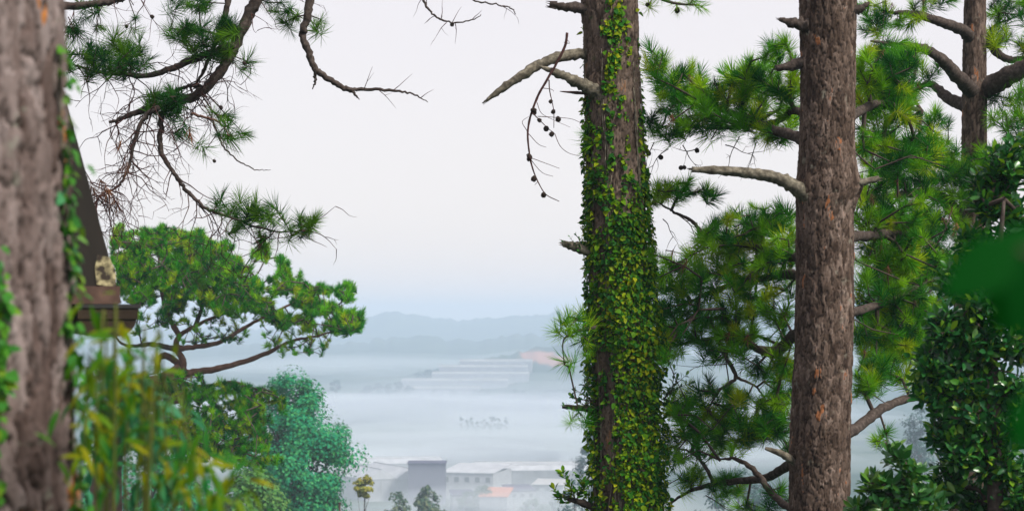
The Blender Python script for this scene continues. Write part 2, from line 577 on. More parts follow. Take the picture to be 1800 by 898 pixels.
def mist_bank(px, py, d, rx, ry, rz, dens, seed):
    nu, nv = 40, 18
    u = np.linspace(0, 2 * math.pi, nu, endpoint=False)
    v = np.linspace(0, math.pi, nv + 2)[1:-1]
    UU, VV = np.meshgrid(u, v)
    x, y, z = np.sin(VV) * np.cos(UU), np.sin(VV) * np.sin(UU), np.cos(VV)
    k = 1 + 0.35 * (vnoise(UU * 2.2 + 9 * seed, VV * 2.5, seed) - 0.5) * np.sin(UU / 2) ** 2
    V = np.stack([x * rx * k, y * ry * k, z * rz * k], -1).reshape(-1, 3)
    V = np.vstack([V, [0, 0, rz], [0, 0, -rz]])
    i, j = np.meshgrid(np.arange(nv - 1), np.arange(nu), indexing='ij')
    a, bb = i * nu + j, i * nu + (j + 1) % nu
    F = np.stack([a, a + nu, bb + nu, bb], -1).reshape(-1, 4)
    k = np.arange(nu)
    T = np.vstack([np.stack([np.full(nu, nu * nv), k, (k + 1) % nu], -1), np.stack([np.full(nu, nu * nv + 1), (nv - 1) * nu + (k + 1) % nu, (nv - 1) * nu + k], -1)])
    o = obj('mist', mesh('mist', V, [F, T]), volume_mat('white_valley_mist', (0.90, 0.95, 1.0), dens), loc=P(px, py, d))
    o['kind'] = 'stuff'
    return o


WISPS = [  # (px range, distance range, height of the bank's middle, how many, size range, half thickness, density)
    ((480, 1300), (1160, 1450), -62.5, 30, (50, 180), (6, 17), 0.0036),
    ((540, 1350), (850, 1090), -64.5, 20, (40, 140), (5, 13), 0.0040),
    ((600, 1060), (560, 660), -60, 9, (25, 70), (5, 12), 0.0042),
    ((520, 1100), (1430, 1560), -57, 9, (60, 160), (7, 16), 0.0011),
    ((1000, 1750), (1900, 2200), -50, 5, (120, 260), (8, 20), 0.0018),
    ((480, 700), (1750, 2050), -52, 4, (120, 240), (8, 20), 0.0012),
]
mk = np.random.default_rng(31)
kk = 0
for (xr, dr_, zc, cnt, sz, th_, dens) in WISPS:
    for c in range(cnt):
        d = mk.uniform(*dr_)
        x = xr[0] + (xr[1] - xr[0]) * (c + mk.random()) / cnt
        rx = mk.uniform(*sz)
        z = zc + mk.normal() * 2.5
        kk += 1
        mist_bank(x, HOR - z / d * FOC, d, rx, rx * mk.uniform(.45, .8), mk.uniform(*th_), dens * mk.uniform(.7, 1.4), kk)


# ------------------------------------------------------------------ pine builders
def bark_trunk(path, radii, d, z_fine, cw=0.055, stretch=1.9, res=0.008, seed=1, depth=0.012, bulges=(), fine_amt=1.0, rust=.945):
    """Trunk with flaky bark plates as relief. path: world points from foot to top."""
    path = np.asarray(path, float)
    z0, z1 = path[0][2], path[-1][2]
    lo, hi = z_fine
    rows = np.concatenate([np.arange(z0, lo, 0.15), np.arange(lo, hi, res * 1.3), np.arange(hi, z1, 0.15), [z1]])
    pz = path[:, 2]
    cx, cy, rad = np.interp(rows, pz, path[:, 0]), np.interp(rows, pz, path[:, 1]), np.interp(rows, pz, radii)
    nu = int(2 * math.pi * np.mean(radii) / res)
    th = np.arange(nu) / nu * 2 * math.pi
    TH, ZZ = np.meshgrid(th, rows)
    RR = np.repeat(rad[:, None], nu, 1)
    nc = max(8, int(round(2 * math.pi * np.mean(radii) / cw)))
    u = TH / (2 * math.pi) * nc
    v = ZZ / (cw * stretch)
    # uneven plates: warp the grid at several sizes
    u = u + 0.5 * (vnoise(TH * 9, ZZ * 9, seed) - 0.5) + 0.45 * (vnoise(TH * 26, ZZ * 22, seed + 20) - 0.5) + 0.22 * (vnoise(TH * 70, ZZ * 60, seed + 21) - 0.5)
    v = v + 1.1 * (vnoise(TH * 5 + 3, ZZ * 5, seed + 1) - 0.5) + 0.5 * (vnoise(TH * 22 + 3, ZZ * 16, seed + 22) - 0.5) + 0.2 * (vnoise(TH * 70, ZZ * 50, seed + 23) - 0.5)

    def cells(u, v, nc, sd):
        ui, vi = np.floor(u).astype(np.int64), np.floor(v).astype(np.int64)

        def h(a, b, s):
            t = np.sin((a % nc) * 12.9898 + b * 78.233 + (s + sd) * 37.719) * 43758.5453
            return t - np.floor(t)
        f1 = np.full(u.shape, 9.0)
        f2 = np.full(u.shape, 9.0)
        pid, lu, lv = np.zeros(u.shape), np.zeros(u.shape), np.zeros(u.shape)
        for du in (-1, 0, 1):
            for dv in (-1, 0, 1):
                a, b = ui + du, vi + dv
                pu, pv = a + h(a, b, 1), b + h(a, b, 2)
                dd = np.hypot(u - pu, (v - pv))
                closer = dd < f1
                f2 = np.where(closer, f1, np.minimum(f2, dd))
                pid = np.where(closer, h(a, b, 3), pid)
                lu = np.where(closer, u - pu, lu)
                lv = np.where(closer, v - pv, lv)
                f1 = np.where(closer, dd, f1)
        return f2 - f1, pid, lu, lv
    e, pid, lu, lv = cells(u, v, nc, seed)
    e2, pid2, _, lv2 = cells(u * 2.0, v * 1.7, nc * 2, seed + 50)
    e = e + 0.16 * (vnoise(TH * 40, ZZ * 40, seed + 4) - 0.5)
    wid = 0.04 + 0.26 * vnoise(TH * 6, ZZ * 6 / stretch, seed + 8) ** 1.5
    furrow = np.clip(1 - e / wid, 0, 1)
    fine = np.clip(1 - e2 / 0.10, 0, 1)
    fine = fine * fine_amt
    pid2 = 0.5 + (pid2 - 0.5) * fine_amt
    furrow = np.maximum(furrow, 0.55 * fine)
    plate = np.clip(e / 0.22, 0, 1)
    p2 = (pid * 7.31) % 1.0
    p3 = (pid * 13.7) % 1.0
    rel = plate ** 0.6 * (0.5 + 0.7 * p2) + 0.6 * (p3 - 0.5) * lv * plate + 0.5 * (p2 - 0.5) * lu * plate
    rel = rel + (0.25 * vnoise(TH * 60, ZZ * 45, seed + 5) + 0.3 * lv2) * fine_amt - 0.3 * fine + 0.35 * (pid2 - 0.5)
    big = (vnoise(TH * 2.2, ZZ * 1.6, seed + 7) - 0.5) * 0.05
    for (bth, bz, bw, bh, ba) in bulges:
        dth = (TH - bth + math.pi) % (2 * math.pi) - math.pi
        big = big + ba * np.exp(-(dth * RR / bw) ** 2 - ((ZZ - bz) / bh) ** 2)
    rr = RR * (1 + big) + depth * (rel - 0.9)
    X, Y = cx[:, None] + rr * np.sin(TH), cy[:, None] - rr * np.cos(TH)
    V = np.stack([X, Y, ZZ], -1).reshape(-1, 3)
    nr = len(rows)
    i, j = np.meshgrid(np.arange(nr - 1), np.arange(nu), indexing='ij')
    a, b = i * nu + j, i * nu + (j + 1) % nu
    F = np.stack([a, b, b + nu, a + nu], -1).reshape(-1, 4)
    V = np.vstack([V, path[-1]])
    k = np.arange(nu)
    T = np.stack([np.full(nu, nr * nu), (nr - 1) * nu + k, (nr - 1) * nu + (k + 1) % nu], -1)
    return V, [F, T], {'plate': np.append(np.clip(0.62 * pid + 0.38 * pid2 + 0.3 * (vnoise(TH * 14, ZZ * 9, seed + 30) - .5) + (pid > rust) * (pid2 > .3) * .5, 0, 1).ravel(), 0.5), 'furrow': np.append((furrow ** 1.3 * 0.85).ravel(), 0)}


def trunk_obj(parent, path, radii, d, mat, **kw):
    V, F, at = bark_trunk(path, radii, d, **kw)
    return obj('trunk', mesh('trunk', V - np.array(parent.location), F, at), mat, parent)


def needle_tuft(seed, n=95, L=0.17, w=0.0042, shoot=0.13, wide=1.0, droop=0.0):
    g = np.random.default_rng(seed)
    s = g.random(n)
    z = -shoot * (1 - s)
    ang = np.radians((78 - 62 * s ** 1.3 + g.normal(size=n) * 9) * wide)
    ph = g.random(n) * 2 * math.pi
    dr = np.stack([np.sin(ang) * np.cos(ph), np.sin(ang) * np.sin(ph), np.cos(ang)], -1)
    ll = L * (0.75 + 0.35 * g.random(n)) * (0.8 + 0.2 * s)
    b = np.stack([np.zeros(n), np.zeros(n), z], -1)
    side = unit(np.cross(dr, g.normal(size=(n, 3)))) * w * 0.5
    bend = np.stack([np.cos(ph), np.sin(ph), -0.2 * np.ones(n)], -1) * (ll * 0.10)[:, None]
    mid = b + dr * ll[:, None] * 0.55 + bend * 0.2
    tip = b + dr * ll[:, None] + bend
    V = np.stack([b - side, b + side, mid + side, mid - side, tip], 1).reshape(-1, 3)
    k = np.arange(n)[:, None] * 5
    T = np.concatenate([np.hstack([k, k + 1, k + 2]), np.hstack([k, k + 2, k + 3]), np.hstack([k + 3, k + 2, k + 4])])
    return V, T


def twig_net(roots, tips, step=0.22, alpha=0.25):
    """Joins every tip to the nearest wood, so that twigs fork as they grow outward."""
    nodes = list(map(np.array, roots))
    par = [-1] * len(nodes)
    pl = [0.0] * len(nodes)
    R = np.array(roots)
    Dm = np.linalg.norm(tips[:, None] - R[None], axis=2)
    best = Dm.argmin(1)
    cost = Dm.min(1)
    done = np.zeros(len(tips), bool)
    tipnode = np.zeros(len(tips), int)
    for _ in range(len(tips)):
        c = np.where(done, 1e9, cost)
        t = int(c.argmin())
        done[t] = True
        A0, B0 = nodes[best[t]], tips[t]
        L = np.linalg.norm(B0 - A0)
        k = max(1, int(L / step))
        prev = best[t]
        new0 = len(nodes)
        off = rng.normal(size=3) * 0.10 * L
        for s in range(1, k + 1):
            f = s / k
            q = A0 + (B0 - A0) * f + (off + np.array([0, 0, -0.10 * L])) * math.sin(math.pi * f) if s < k else B0
            nodes.append(np.array(q))
            par.append(prev)
            pl.append(pl[prev] + L / k)
            prev = len(nodes) - 1
        tipnode[t] = prev
        NN = np.array(nodes[new0:])
        PLn = np.array(pl[new0:])
        dn = np.linalg.norm(tips[:, None] - NN[None], axis=2) + alpha * PLn[None]
        mi = dn.argmin(1)
        mv = dn[np.arange(len(tips)), mi]
        up = mv < cost
        best[up] = new0 + mi[up]
        cost[up] = mv[up]
    return np.array(nodes), np.array(par), tipnode


def net_twigs(nodes, par, tipnode, r0=0.0035, rmax=0.02):
    cnt = np.zeros(len(nodes))
    cnt[tipnode] += 1
    for i in range(len(nodes) - 1, -1, -1):
        if par[i] >= 0:
            cnt[par[i]] += cnt[i]
    e = np.where(par >= 0)[0]
    rb = np.minimum(r0 * np.sqrt(np.maximum(cnt[e], 1)), rmax)
    ra = np.minimum(r0 * np.sqrt(np.maximum(cnt[par[e]], 1)), rmax)
    ra = np.minimum(ra, rb * 1.6)
    return nodes[par[e]], nodes[e], ra, rb


def pads_tips(pads, dens, shell=0.35, topbias=0.25):
    """Shoot positions inside flattened foliage pads given as (px, py, rx_px, ry_px, distance)."""
    out, w = [], []
    for pd in pads:
        cx, cy, rx, ry, d = pd[:5]
        k = pd[5] if len(pd) > 5 else 1.0
        nn = max(2, int(round(rx * ry * math.pi / dens * k)))
        v = unit(rng.normal(size=(nn, 3))) * (shell + (1 - shell) * rng.random((nn, 1))) ** 0.6
        v[:, 2] = v[:, 2] * (1 - topbias) + topbias * np.abs(v[:, 2])
        s = d / FOC
        rd = max(rx, ry) * s * 0.8
        c = P(cx, cy, d)
        out.append(c + v * np.array([rx * s, rd, ry * s]))
    return np.vstack(out)


def in_poly(p_, poly):
    x_, y_ = p_[:, 0], p_[:, 1]
    ins = np.zeros(len(p_), bool)
    for (xa, ya), (xb, yb) in zip(poly, poly[1:] + poly[:1]):
        ins ^= ((ya > y_) != (yb > y_)) & (x_ < (xb - xa) * (y_ - ya) / (yb - ya + 1e-9) + xa)
    return ins


def fill(poly, per, d, spread, gap=0.0, sd=0):
    """Shoots spread through a crown whose outline is given, in uneven clumps."""
    lo, hi = np.min(poly, axis=0), np.max(poly, axis=0)
    p_ = rng.uniform(lo, hi, size=(int((hi - lo).prod() / per), 2))
    w_ = p_ + np.stack([26 * (vnoise(p_[:, 0] / 18, p_[:, 1] / 18, 71) - .5), 30 * (vnoise(p_[:, 0] / 16, p_[:, 1] / 16, 72) - .5)], -1)
    p_ = p_[in_poly(w_, poly)]
    c_ = .65 * vnoise(p_[:, 0] / 34, p_[:, 1] / 20, 60 + sd) + .35 * vnoise(p_[:, 0] / 14, p_[:, 1] / 10, 61 + sd)
    p_ = p_[c_ > gap]
    return np.array([P(x_, y_, d + rng.normal() * spread) for x_, y_ in p_])


def thin(p_, dmin):
    """Keeps shoots at least dmin apart."""
    cell = {}
    out = []
    for q_ in p_[rng.permutation(len(p_))]:
        k_ = tuple(np.floor(q_ / dmin).astype(int))
        ok = True
        for a_ in (-1, 0, 1):
            for b_ in (-1, 0, 1):
                for c_ in (-1, 0, 1):
                    for o_ in cell.get((k_[0] + a_, k_[1] + b_, k_[2] + c_), ()):
                        if (o_[0] - q_[0]) ** 2 + (o_[1] - q_[1]) ** 2 + (o_[2] - q_[2]) ** 2 < dmin * dmin:
                            ok = False
        if ok:
            cell.setdefault(k_, []).append(q_)
            out.append(q_)
    return np.array(out)


def foliage(parent, limbs, tips, templates, mat, tuft_scale=1.0, up=0.5, max_obj=300, r0=0.0035, twig_mat=None, step=0.22, extra_roots=None, dead=None):
    base = np.array(parent.location)
    roots = np.vstack([catmull(l, 5) for l in limbs] + ([extra_roots] if extra_roots is not None else []))
    nodes, par, tn = twig_net(roots, tips, step)
    A, B, ra, rb = net_twigs(nodes, par, tn, r0)
    V, F = edges_prisms(A, B, ra, rb)
    o = obj('twigs', mesh('twigs', V - base, F), twig_mat or M['twig'], parent)
    o['kind'] = 'stuff'
    prev = nodes[np.maximum(par[tn], 0)]
    dr = unit(nodes[tn] - prev) * 0.55 + np.array([0, 0, up]) + rng.normal(size=(len(tips), 3)) * 0.32
    rots = frames(dr)
    sc = tuft_scale * (0.5 + 0.7 * rng.random(len(tips)))
    dd = rng.random(len(tips)) < (dead or 0)
    if dd.any():
        scatter(parent, 'dead_needle_tuft', DEAD, tips[dd], frames(np.array([0, 0, -1.0]) + rng.normal(size=(dd.sum(), 3)) * .3), sc[dd], M['needle_dead'], 'needles', 60)
    k_ = ~dd
    scatter(parent, 'needle_tuft', templates, tips[k_], rots[k_], sc[k_], mat, 'needles', max_obj, key_seen(tips[k_]))
    return nodes


def limb(parent, pts, radii, mat, name='limb', sides=9, noise=0.08, wob=0.0):
    q = catmull(pts, 7)
    if wob:
        q = q + rng.normal(size=q.shape) * wob
    V, F, T = tube(q, radii, sides, noise)
    return obj(name, mesh(name, V - np.array(parent.location), [F, T]), mat, parent)


def rand_twigs(bag, start, direction, length, r, fork=0.5, depth=2, droop=0.25, wob=0.25, tips=None):
    nseg = max(3, int(length / 0.06))
    p = np.array(start, float)
    dr = unit(np.array(direction, float))
    pts, rad = [p.copy()], [r]
    for k in range(nseg):
        dr = unit(dr + rng.normal(size=3) * wob * 0.5 + np.array([0, 0, -droop * 0.12]))
        p = p + dr * length / nseg
        pts.append(p.copy())
        rad.append(r * (1 - 0.75 * (k + 1) / nseg))
        if depth > 0 and rng.random() < fork:
            side = unit(dr * 0.6 + rng.normal(size=3) * 0.8)
            rand_twigs(bag, p, side, length * (0.25 + 0.4 * rng.random()), r * 0.6, fork * 0.7, depth - 1, droop, wob, tips)
    bag.tube(catmull(pts, 2), rad, 4)
    if tips is not None:
        tips.append((pts[-1], dr))


def cone_template():
    """A pine cone: an egg of overlapping scales, stem at the origin, hanging along +Z."""
    b = Bag()
    H, Rm = 0.05, 0.019
    nz, ns = 9, 8
    z = np.linspace(0, 1, nz)
    pts = np.stack([np.zeros(nz), np.zeros(nz), z * H], -1)
    b.tube(pts, Rm * 0.75 * np.sin(np.pi * (0.12 + 0.85 * z)) ** 0.8, 8)
    for k in range(7):
        for s in range(7):
            th = (s + 0.5 * (k % 2)) / 7 * 2 * math.pi
            zz = (0.08 + 0.12 * k)
            r = Rm * math.sin(math.pi * (0.12 + 0.85 * zz)) ** 0.8
            c, sn = math.cos(th), math.sin(th)
            o = np.array([c * r, sn * r, zz * H])
            t = np.array([-sn, c, 0]) * 0.008
            outw = np.array([c, sn, 0.9]) * 0.007
            V = np.array([o - t - [0, 0, 0.006], o + t - [0, 0, 0.006], o + t * 0.6 + outw, o - t * 0.6 + outw, o - np.array([c, sn, 0]) * 0.006 + [0, 0, 0.006]])
            b.add(V, np.array([[0, 1, 2, 3]]), np.array([[3, 2, 4]]))
    V = np.vstack(b.V)
    return V, [np.vstack(f) for f in b.F.values()]


CONE = None
def cones(parent, spots, sc=1.0, wood=None):
    global CONE
    if wood is not None:
        spots = [wood[np.linalg.norm((wood - s_) * [1, .3, 1], axis=1).argmin()] for s_ in spots]
    if CONE is None:
        V, F = cone_template()
        CONE = mesh('pine_cone', V, F)
        CONE.materials.append(M['cone'])
    base = np.array(parent.location)
    for s in spots:
        o = bpy.data.objects.new('pine_cone', CONE)
        o.parent = parent
        o.location = s - base
        o.rotation_euler = (math.radians(180 + rng.normal() * 40), rng.normal() * 0.6, rng.random() * 6)
        k = sc * (0.62 + 0.3 * rng.random())
        o.scale = (k, k, k)
        COL.objects.link(o)


TUFTS = [needle_tuft(s, 125, 0.165, 0.0044, 0.10 + 0.02 * s, 0.85 + 0.09 * s) for s in range(5)]
TUFTS_FAR = [needle_tuft(20 + s, 50, 0.21, 0.012, 0.15, 0.66) for s in range(4)]
DEAD = [needle_tuft(70 + s, 26, 0.12, 0.0042, 0.08, 0.5) for s in range(3)]
TUFTS_SPARSE = [needle_tuft(40 + s, 74, 0.19, 0.0046, 0.11, 1.2) for s in range(4)]

# ------------------------------------------------------------------ leaf shapes
def leaf_template(L, W, fold=0.25, curl=0.15, pts=5, shape='ovate'):
    """A blade along +Z with its face towards +Y, folded on the midrib."""
    t = np.linspace(0, 1, pts)
    if shape == 'ovate':
        w = np.sin(np.pi * t ** 0.7) ** 0.8
    elif shape == 'obovate':
        w = np.sin(np.pi * t ** 1.35) ** 0.8
    else:
        w = np.sin(np.pi * t ** 0.85) ** 0.9
    w = w * W * 0.5
    yc = -curl * L * t ** 2
    mid = np.stack([np.zeros(pts), yc, t * L], -1)
    le = np.stack([-w, yc + w * fold, t * L], -1)
    ri = np.stack([w, yc + w * fold, t * L], -1)
    V = np.stack([le, mid, ri], 1).reshape(-1, 3)
    F = []
    for k in range(pts - 1):
        a = k * 3
        F += [[a, a + 1, a + 4, a + 3], [a + 1, a + 2, a + 5, a + 4]]
    return V, np.array(F)


def leaf_frames(tipdir, face):
    z = unit(tipdir)
    y = unit(face - z * np.sum(face * z, axis=1, keepdims=True))
    x = np.cross(y, z)
    return np.stack([x, y, z], axis=-1)

# ------------------------------------------------------------------ ivy-covered pine in the middle
D1 = 16.0
S1 = D1 / FOC
mid_px = [(-420, 1050, 44), (-60, 1070, 49), (0, 1072, 49), (150, 1076, 48), (300, 1082, 51), (450, 1086, 52), (600, 1092, 53), (750, 1098, 55), (900, 1102, 57), (1200, 1112, 62), (2300, 1140, 80)]
mid_px = mid_px[::-1]
mid_path = np.array([P(c, y, D1) for y, c, hw in mid_px])
mid_rad = np.array([hw * S1 for y, c, hw in mid_px])
base = mid_path[0]
pine1 = thing('pine_tree', 'tall pine trunk wrapped in green ivy, with a broken grey limb', 'tree', base)
trunk_obj(pine1, mid_path, mid_rad, D1, M['bark_mossy'], z_fine=(P(0, 930, D1)[2], P(0, -30, D1)[2]), cw=0.06, seed=3, depth=0.014,
          bulges=[(-1.0, P(0, 160, D1)[2], 0.12, 0.14, 0.10), (-1.2, P(0, 15, D1)[2], 0.12, 0.12, 0.10), (-1.3, P(0, 440, D1)[2], 0.08, 0.08, 0.08)])
limb(pine1, PP([(1040, 18), (1015, 14), (990, 12), (966, 8)], D1 - 0.1), [.05, .042, .036, .02], M['limb'], 'branch_stub', noise=0.18)
limb(pine1, PP([(1045, 94, D1), (1015, 95, 15.9), (975, 103, 15.8), (940, 119, 15.75), (905, 141, 15.7), (872, 164, 15.7), (848, 182, 15.7)]), [.042, .045, .043, .04, .036, .026, .003], M['limb_grey'], 'broken_limb', noise=0.13)
limb(pine1, PP([(1060, 170, 15.85), (1030, 152, 15.8), (1000, 138, 15.7), (972, 126, 15.65), (948, 117, 15.65)]), [.065, .05, .036, .028, .010], M['limb_grey'], 'branch_stub', noise=0.15)
limb(pine1, PP([(1040, 165), (1010, 163), (984, 161)], D1 - 0.15), [.014, .012, .003], M['twig_red'], 'branch_stub')
limb(pine1, PP([(1045, 444), (1012, 435), (988, 428)], D1 - 0.1), [.045, .038, .018], M['limb_grey'], 'branch_stub', noise=0.18)
limb(pine1, PP([(1055, 722), (1020, 717), (988, 714)], D1 - 0.1), [.03, .026, .014], M['limb'], 'branch_stub', noise=0.15)
limb(pine1, PP([(1060, 900), (1030, 886), (1000, 876), (982, 868)], D1 - 0.1), [.035, .028, .02, .008], M['limb'], 'branch_stub', noise=0.12)
l1 = PP([(1075, 560, 15.9), (1045, 575, 15.8), (1010, 583, 15.6), (990, 600, 15.5), (992, 640, 15.5)])
limb(pine1, l1, [.025, .018, .012, .006, .004], M['limb'])
l2 = PP([(1085, -20, 16.2), (1130, -15, 16.4), (1180, 5, 16.4), (1230, 10, 16.4)])
limb(pine1, l2, [.03, .022, .012, .006], M['limb'])
tips = np.vstack([PP([(990, 568, 15.6), (1000, 556, 15.5), (1015, 572, 15.6), (1026, 558, 15.7), (1034, 572, 15.8), (978, 580, 15.5), (1008, 590, 15.5), (1024, 590, 15.6), (990, 635, 15.5), (1000, 645, 15.6), (1015, 560, 15.4), (1000, 575, 15.3), (1036, 600, 15.6), (1030, 620, 15.6)]),
                  PP([(1140, 8, 16.4), (1165, -5, 16.3), (1190, 15, 16.5), (1215, 5, 16.4), (1235, 12, 16.3), (1225, -10, 16.4), (1150, -12, 16.5)]),
                  PP([(1005, 735, 15.7), (1030, 738, 15.8), (1018, 725, 15.7), (1028, 235, 15.9), (1036, 250, 15.9)])])
net1 = foliage(pine1, [l1, l2, mid_path[4:9]], tips, TUFTS_SPARSE, M['needle'], 0.85, up=0.35)
cones(pine1, PP([(1190, 32), (1196, 25), (1135, 30)], 16.3), wood=net1)

tw = thing('dead_twig', 'dead red-brown twig with dark cones, hooked over the broken limb', 'twig', P(962, 140, 15.62))
b = Bag()
main = PP([(997, 58), (993, 82), (978, 112), (962, 140), (946, 168), (934, 200), (928, 228), (929, 258), (935, 292), (946, 320), (960, 342), (983, 354)], 15.58)
b.tube(catmull(main, 5), [.010, .011, .010, .009, .008, .0065, .004, .003], 6, 0.08)
for pl, r in (([(963, 138), (966, 165), (972, 195), (975, 230)], .005), ([(934, 200), (952, 214), (965, 228), (976, 234)], .005), ([(976, 234), (985, 255), (1000, 268), (1020, 273)], .003),
              ([(929, 240), (945, 252), (961, 258)], .003), ([(931, 272), (955, 288), (985, 296)], .003), ([(931, 275), (950, 300), (972, 309)], .003),
              ([(945, 205), (975, 207), (1005, 210), (1028, 220)], .003), ([(955, 155), (970, 160), (978, 165)], .003), ([(940, 180), (950, 200), (965, 208), (1000, 222)], .0026),
              ([(927, 230), (920, 215), (925, 205)], .003), ([(946, 320), (940, 326)], .003), ([(990, 75), (1001, 78), (996, 72)], .003)):
    b.tube(catmull(PP(pl, 15.55) + rng.normal(size=(len(pl), 3)) * 0.008, 4), [r, r * .5], 4)
obj('stem', b.mesh('stem', tw.location), M['twig_red'], tw)
cones(tw, PP([(972, 172), (974, 194), (981, 204), (932, 194), (941, 195), (944, 211), (961, 223), (972, 233), (929, 271), (934, 278), (937, 268), (938, 313), (950, 341)], 15.55), wood=np.vstack(b.V))

# ivy on that trunk
MASK_Y = [-40, 80, 150, 230, 300, 380, 450, 520, 600, 700, 800, 930]
MASK = np.array([[.1, .0, .5, .45, .0, .1], [.1, .05, .6, .5, .0, .15], [.2, .3, .7, .3, .05, .2], [.5, .35, .65, .25, .06, .4], [.6, .45, .4, .5, .12, .6],
                 [.7, .35, .4, .7, .5, .8], [.7, .45, .6, .9, .8, 1], [.65, .45, .8, 1, 1, 1], [.65, .38, .9, 1, 1, 1], [.65, .30, .8, 1, 1, 1], [.7, .32, .75, 1, 1, 1], [.6, .45, .8, 1, 1, 1]])
MASK_U = [-.95, -.5, -.1, .3, .7, .97]


def ivy_at(u, py):
    cols = np.array([np.interp(py, MASK_Y, MASK[:, k]) for k in range(6)])
    k = np.clip(np.searchsorted(MASK_U, u) - 1, 0, 4)
    U = np.array(MASK_U)
    f = np.clip((u - U[k]) / (U[k + 1] - U[k]), 0, 1)
    ar = np.arange(len(u))
    return cols[k, ar] * (1 - f) + cols[k + 1, ar] * f


nn = 60000
th = rng.uniform(-math.pi, math.pi, nn)
py = rng.uniform(-40, 930, nn)
u = np.sin(th)
front = np.cos(th) > -0.15
dens = np.where(front, ivy_at(u, py), 0.25)
cl = vnoise(th * 5 + 40, py / 26.0, 11) * 0.6 + vnoise(th * 11 + 40, py / 12.0, 12) * 0.4
keep = (cl < 0.16 + dens * 0.76) & (rng.random(nn) < np.clip(0.25 + dens, 0, 1) * np.where(front, 0.8, 0.25))
th, py, dens = th[keep], py[keep], dens[keep]
z = (HOR - py) * S1
pzs = mid_path[:, 2]
cx, rr = np.interp(z, pzs, mid_path[:, 0]), np.interp(z, pzs, mid_rad)
nrm = np.stack([np.sin(th), -np.cos(th), np.zeros_like(th)], -1)
lump = vnoise(th * 3, py / 45.0, 15)
offn = 0.006 + dens * (0.012 + 0.085 * lump * np.clip((py - 250) / 400, 0, 1)) * rng.random(len(th)) * 1.5
loc = np.stack([cx, np.full_like(cx, D1), z], -1) + nrm * (rr + offn)[:, None]
tipd = np.array([0, 0, -0.55]) + nrm * 0.35 + rng.normal(size=loc.shape) * 0.5
face = nrm * 0.8 + np.array([0, 0, 0.6]) + rng.normal(size=loc.shape) * 0.35
IVY = [leaf_template(0.046, 0.036, 0.3, 0.2, 5, 'ovate'), leaf_template(0.05, 0.03, 0.2, 0.1, 5, 'ovate'), leaf_template(0.04, 0.036, 0.4, 0.25, 5, 'ovate')]
ivy1 = thing('ivy', 'dense green ivy climbing the trunk of the middle pine', 'ivy', (mid_path[0][0], D1 - 0.4, mid_path[0][2]))
b = Bag()
for k in range(16):
    t0 = rng.uniform(-0.9, 1.5)
    y0, y1 = 1500, rng.uniform(60, 600)
    ys = np.arange(y0, y1, -22)
    tt = t0 + np.cumsum(rng.normal(size=len(ys)) * 0.035)
    zz = (HOR - ys) * S1
    r2 = np.interp(zz, pzs, mid_rad) + 0.012
    pts = np.stack([np.interp(zz, pzs, mid_path[:, 0]) + np.sin(tt) * r2, D1 - np.cos(tt) * r2, zz], -1)
    b.tube(pts, [.011, .004], 5, 0.1)
obj('vine_stem', b.mesh('vine_stem', ivy1.location), M['limb_grey'], ivy1)
scatter(ivy1, 'leaf', IVY, loc, leaf_frames(tipd, face), 0.34 + 0.95 * rng.random(len(loc)) ** 2.0, M['ivy'], 'leaves', 300, key_seen(loc) - offn * 3)


def whorl_leaves(tips, dirs, per, spread=(25, 75), back=0.07):
    L, T, Fc = [], [], []
    for t, d in zip(tips, dirs):
        Rm = frames(d[None])[0]
        for k in range(per):
            s = (k + rng.random()) / per
            ph = k * 2.399 + rng.random() * 0.6
            an = math.radians(spread[1] - (spread[1] - spread[0]) * s + rng.normal() * 8)
            dl = np.array([math.sin(an) * math.cos(ph), math.sin(an) * math.sin(ph), math.cos(an)])
            fl = np.array([-math.cos(an) * math.cos(ph), -math.cos(an) * math.sin(ph), math.sin(an)])
            L.append(t - d * back * (1 - s))
            T.append(Rm @ dl)
            Fc.append(Rm @ fl)
    return np.array(L), np.array(T), np.array(Fc)


def sprig(label, root, tips, leaf_l, mat, per=5):
    s = thing('leafy_sprig', label, 'sprig', root)
    b = Bag()
    L, T, Fc = [], [], []
    for t in tips:
        mid_ = (root + t) / 2 + rng.normal(size=3) * 0.03 + np.array([0, 0, -0.02])
        q = catmull([root, mid_, t], 4)
        b.tube(q, [.005, .002], 4)
        for k in range(2, len(q)):
            dd = unit(q[k] - q[k - 1])
            a_, b_, c_ = whorl_leaves([q[k]], [unit(dd + [0, 0, .3])], 2 if k < len(q) - 1 else per, (20, 60), 0.02)
            L.append(a_); T.append(b_); Fc.append(c_)
    obj('stem', b.mesh('stem', root), M['twig'], s)
    L, T, Fc = np.vstack(L), np.vstack(T), np.vstack(Fc)
    scatter(s, 'leaf', [leaf_template(leaf_l, leaf_l * .45, .25, .15, 5, 'obovate')], L, leaf_frames(T, Fc), 0.7 + 0.5 * rng.random(len(L)), mat, 'leaves')


sprig('small leafy sprig on the lowest stub, left of the ivy trunk', P(1012, 880, 15.85), PP([(990, 830), (1000, 850), (1018, 838), (975, 860), (1030, 852), (985, 872), (1008, 862)], 15.8), 0.07, M['ivy'], 5)
sprig('thin sprig with small leaves on the right side of the ivy trunk', P(1168, 700, 15.9), PP([(1205, 660), (1216, 672), (1190, 665), (1208, 690), (1185, 650)], 15.85), 0.05, M['shrub_light'], 3)
sprig('tiny sprig above the stub, left of the ivy trunk at mid height', P(1020, 440, 15.85), PP([(1003, 418), (1012, 412), (990, 425), (1020, 420)], 15.85), 0.03, M['shrub'], 3)
sprig('small leafy sprig left of the ivy trunk above the lower stub', P(1040, 705, 15.85), PP([(1012, 685), (1025, 675), (1005, 695), (1030, 665), (992, 712), (1015, 705)], 15.85), 0.045, M['shrub'], 3)

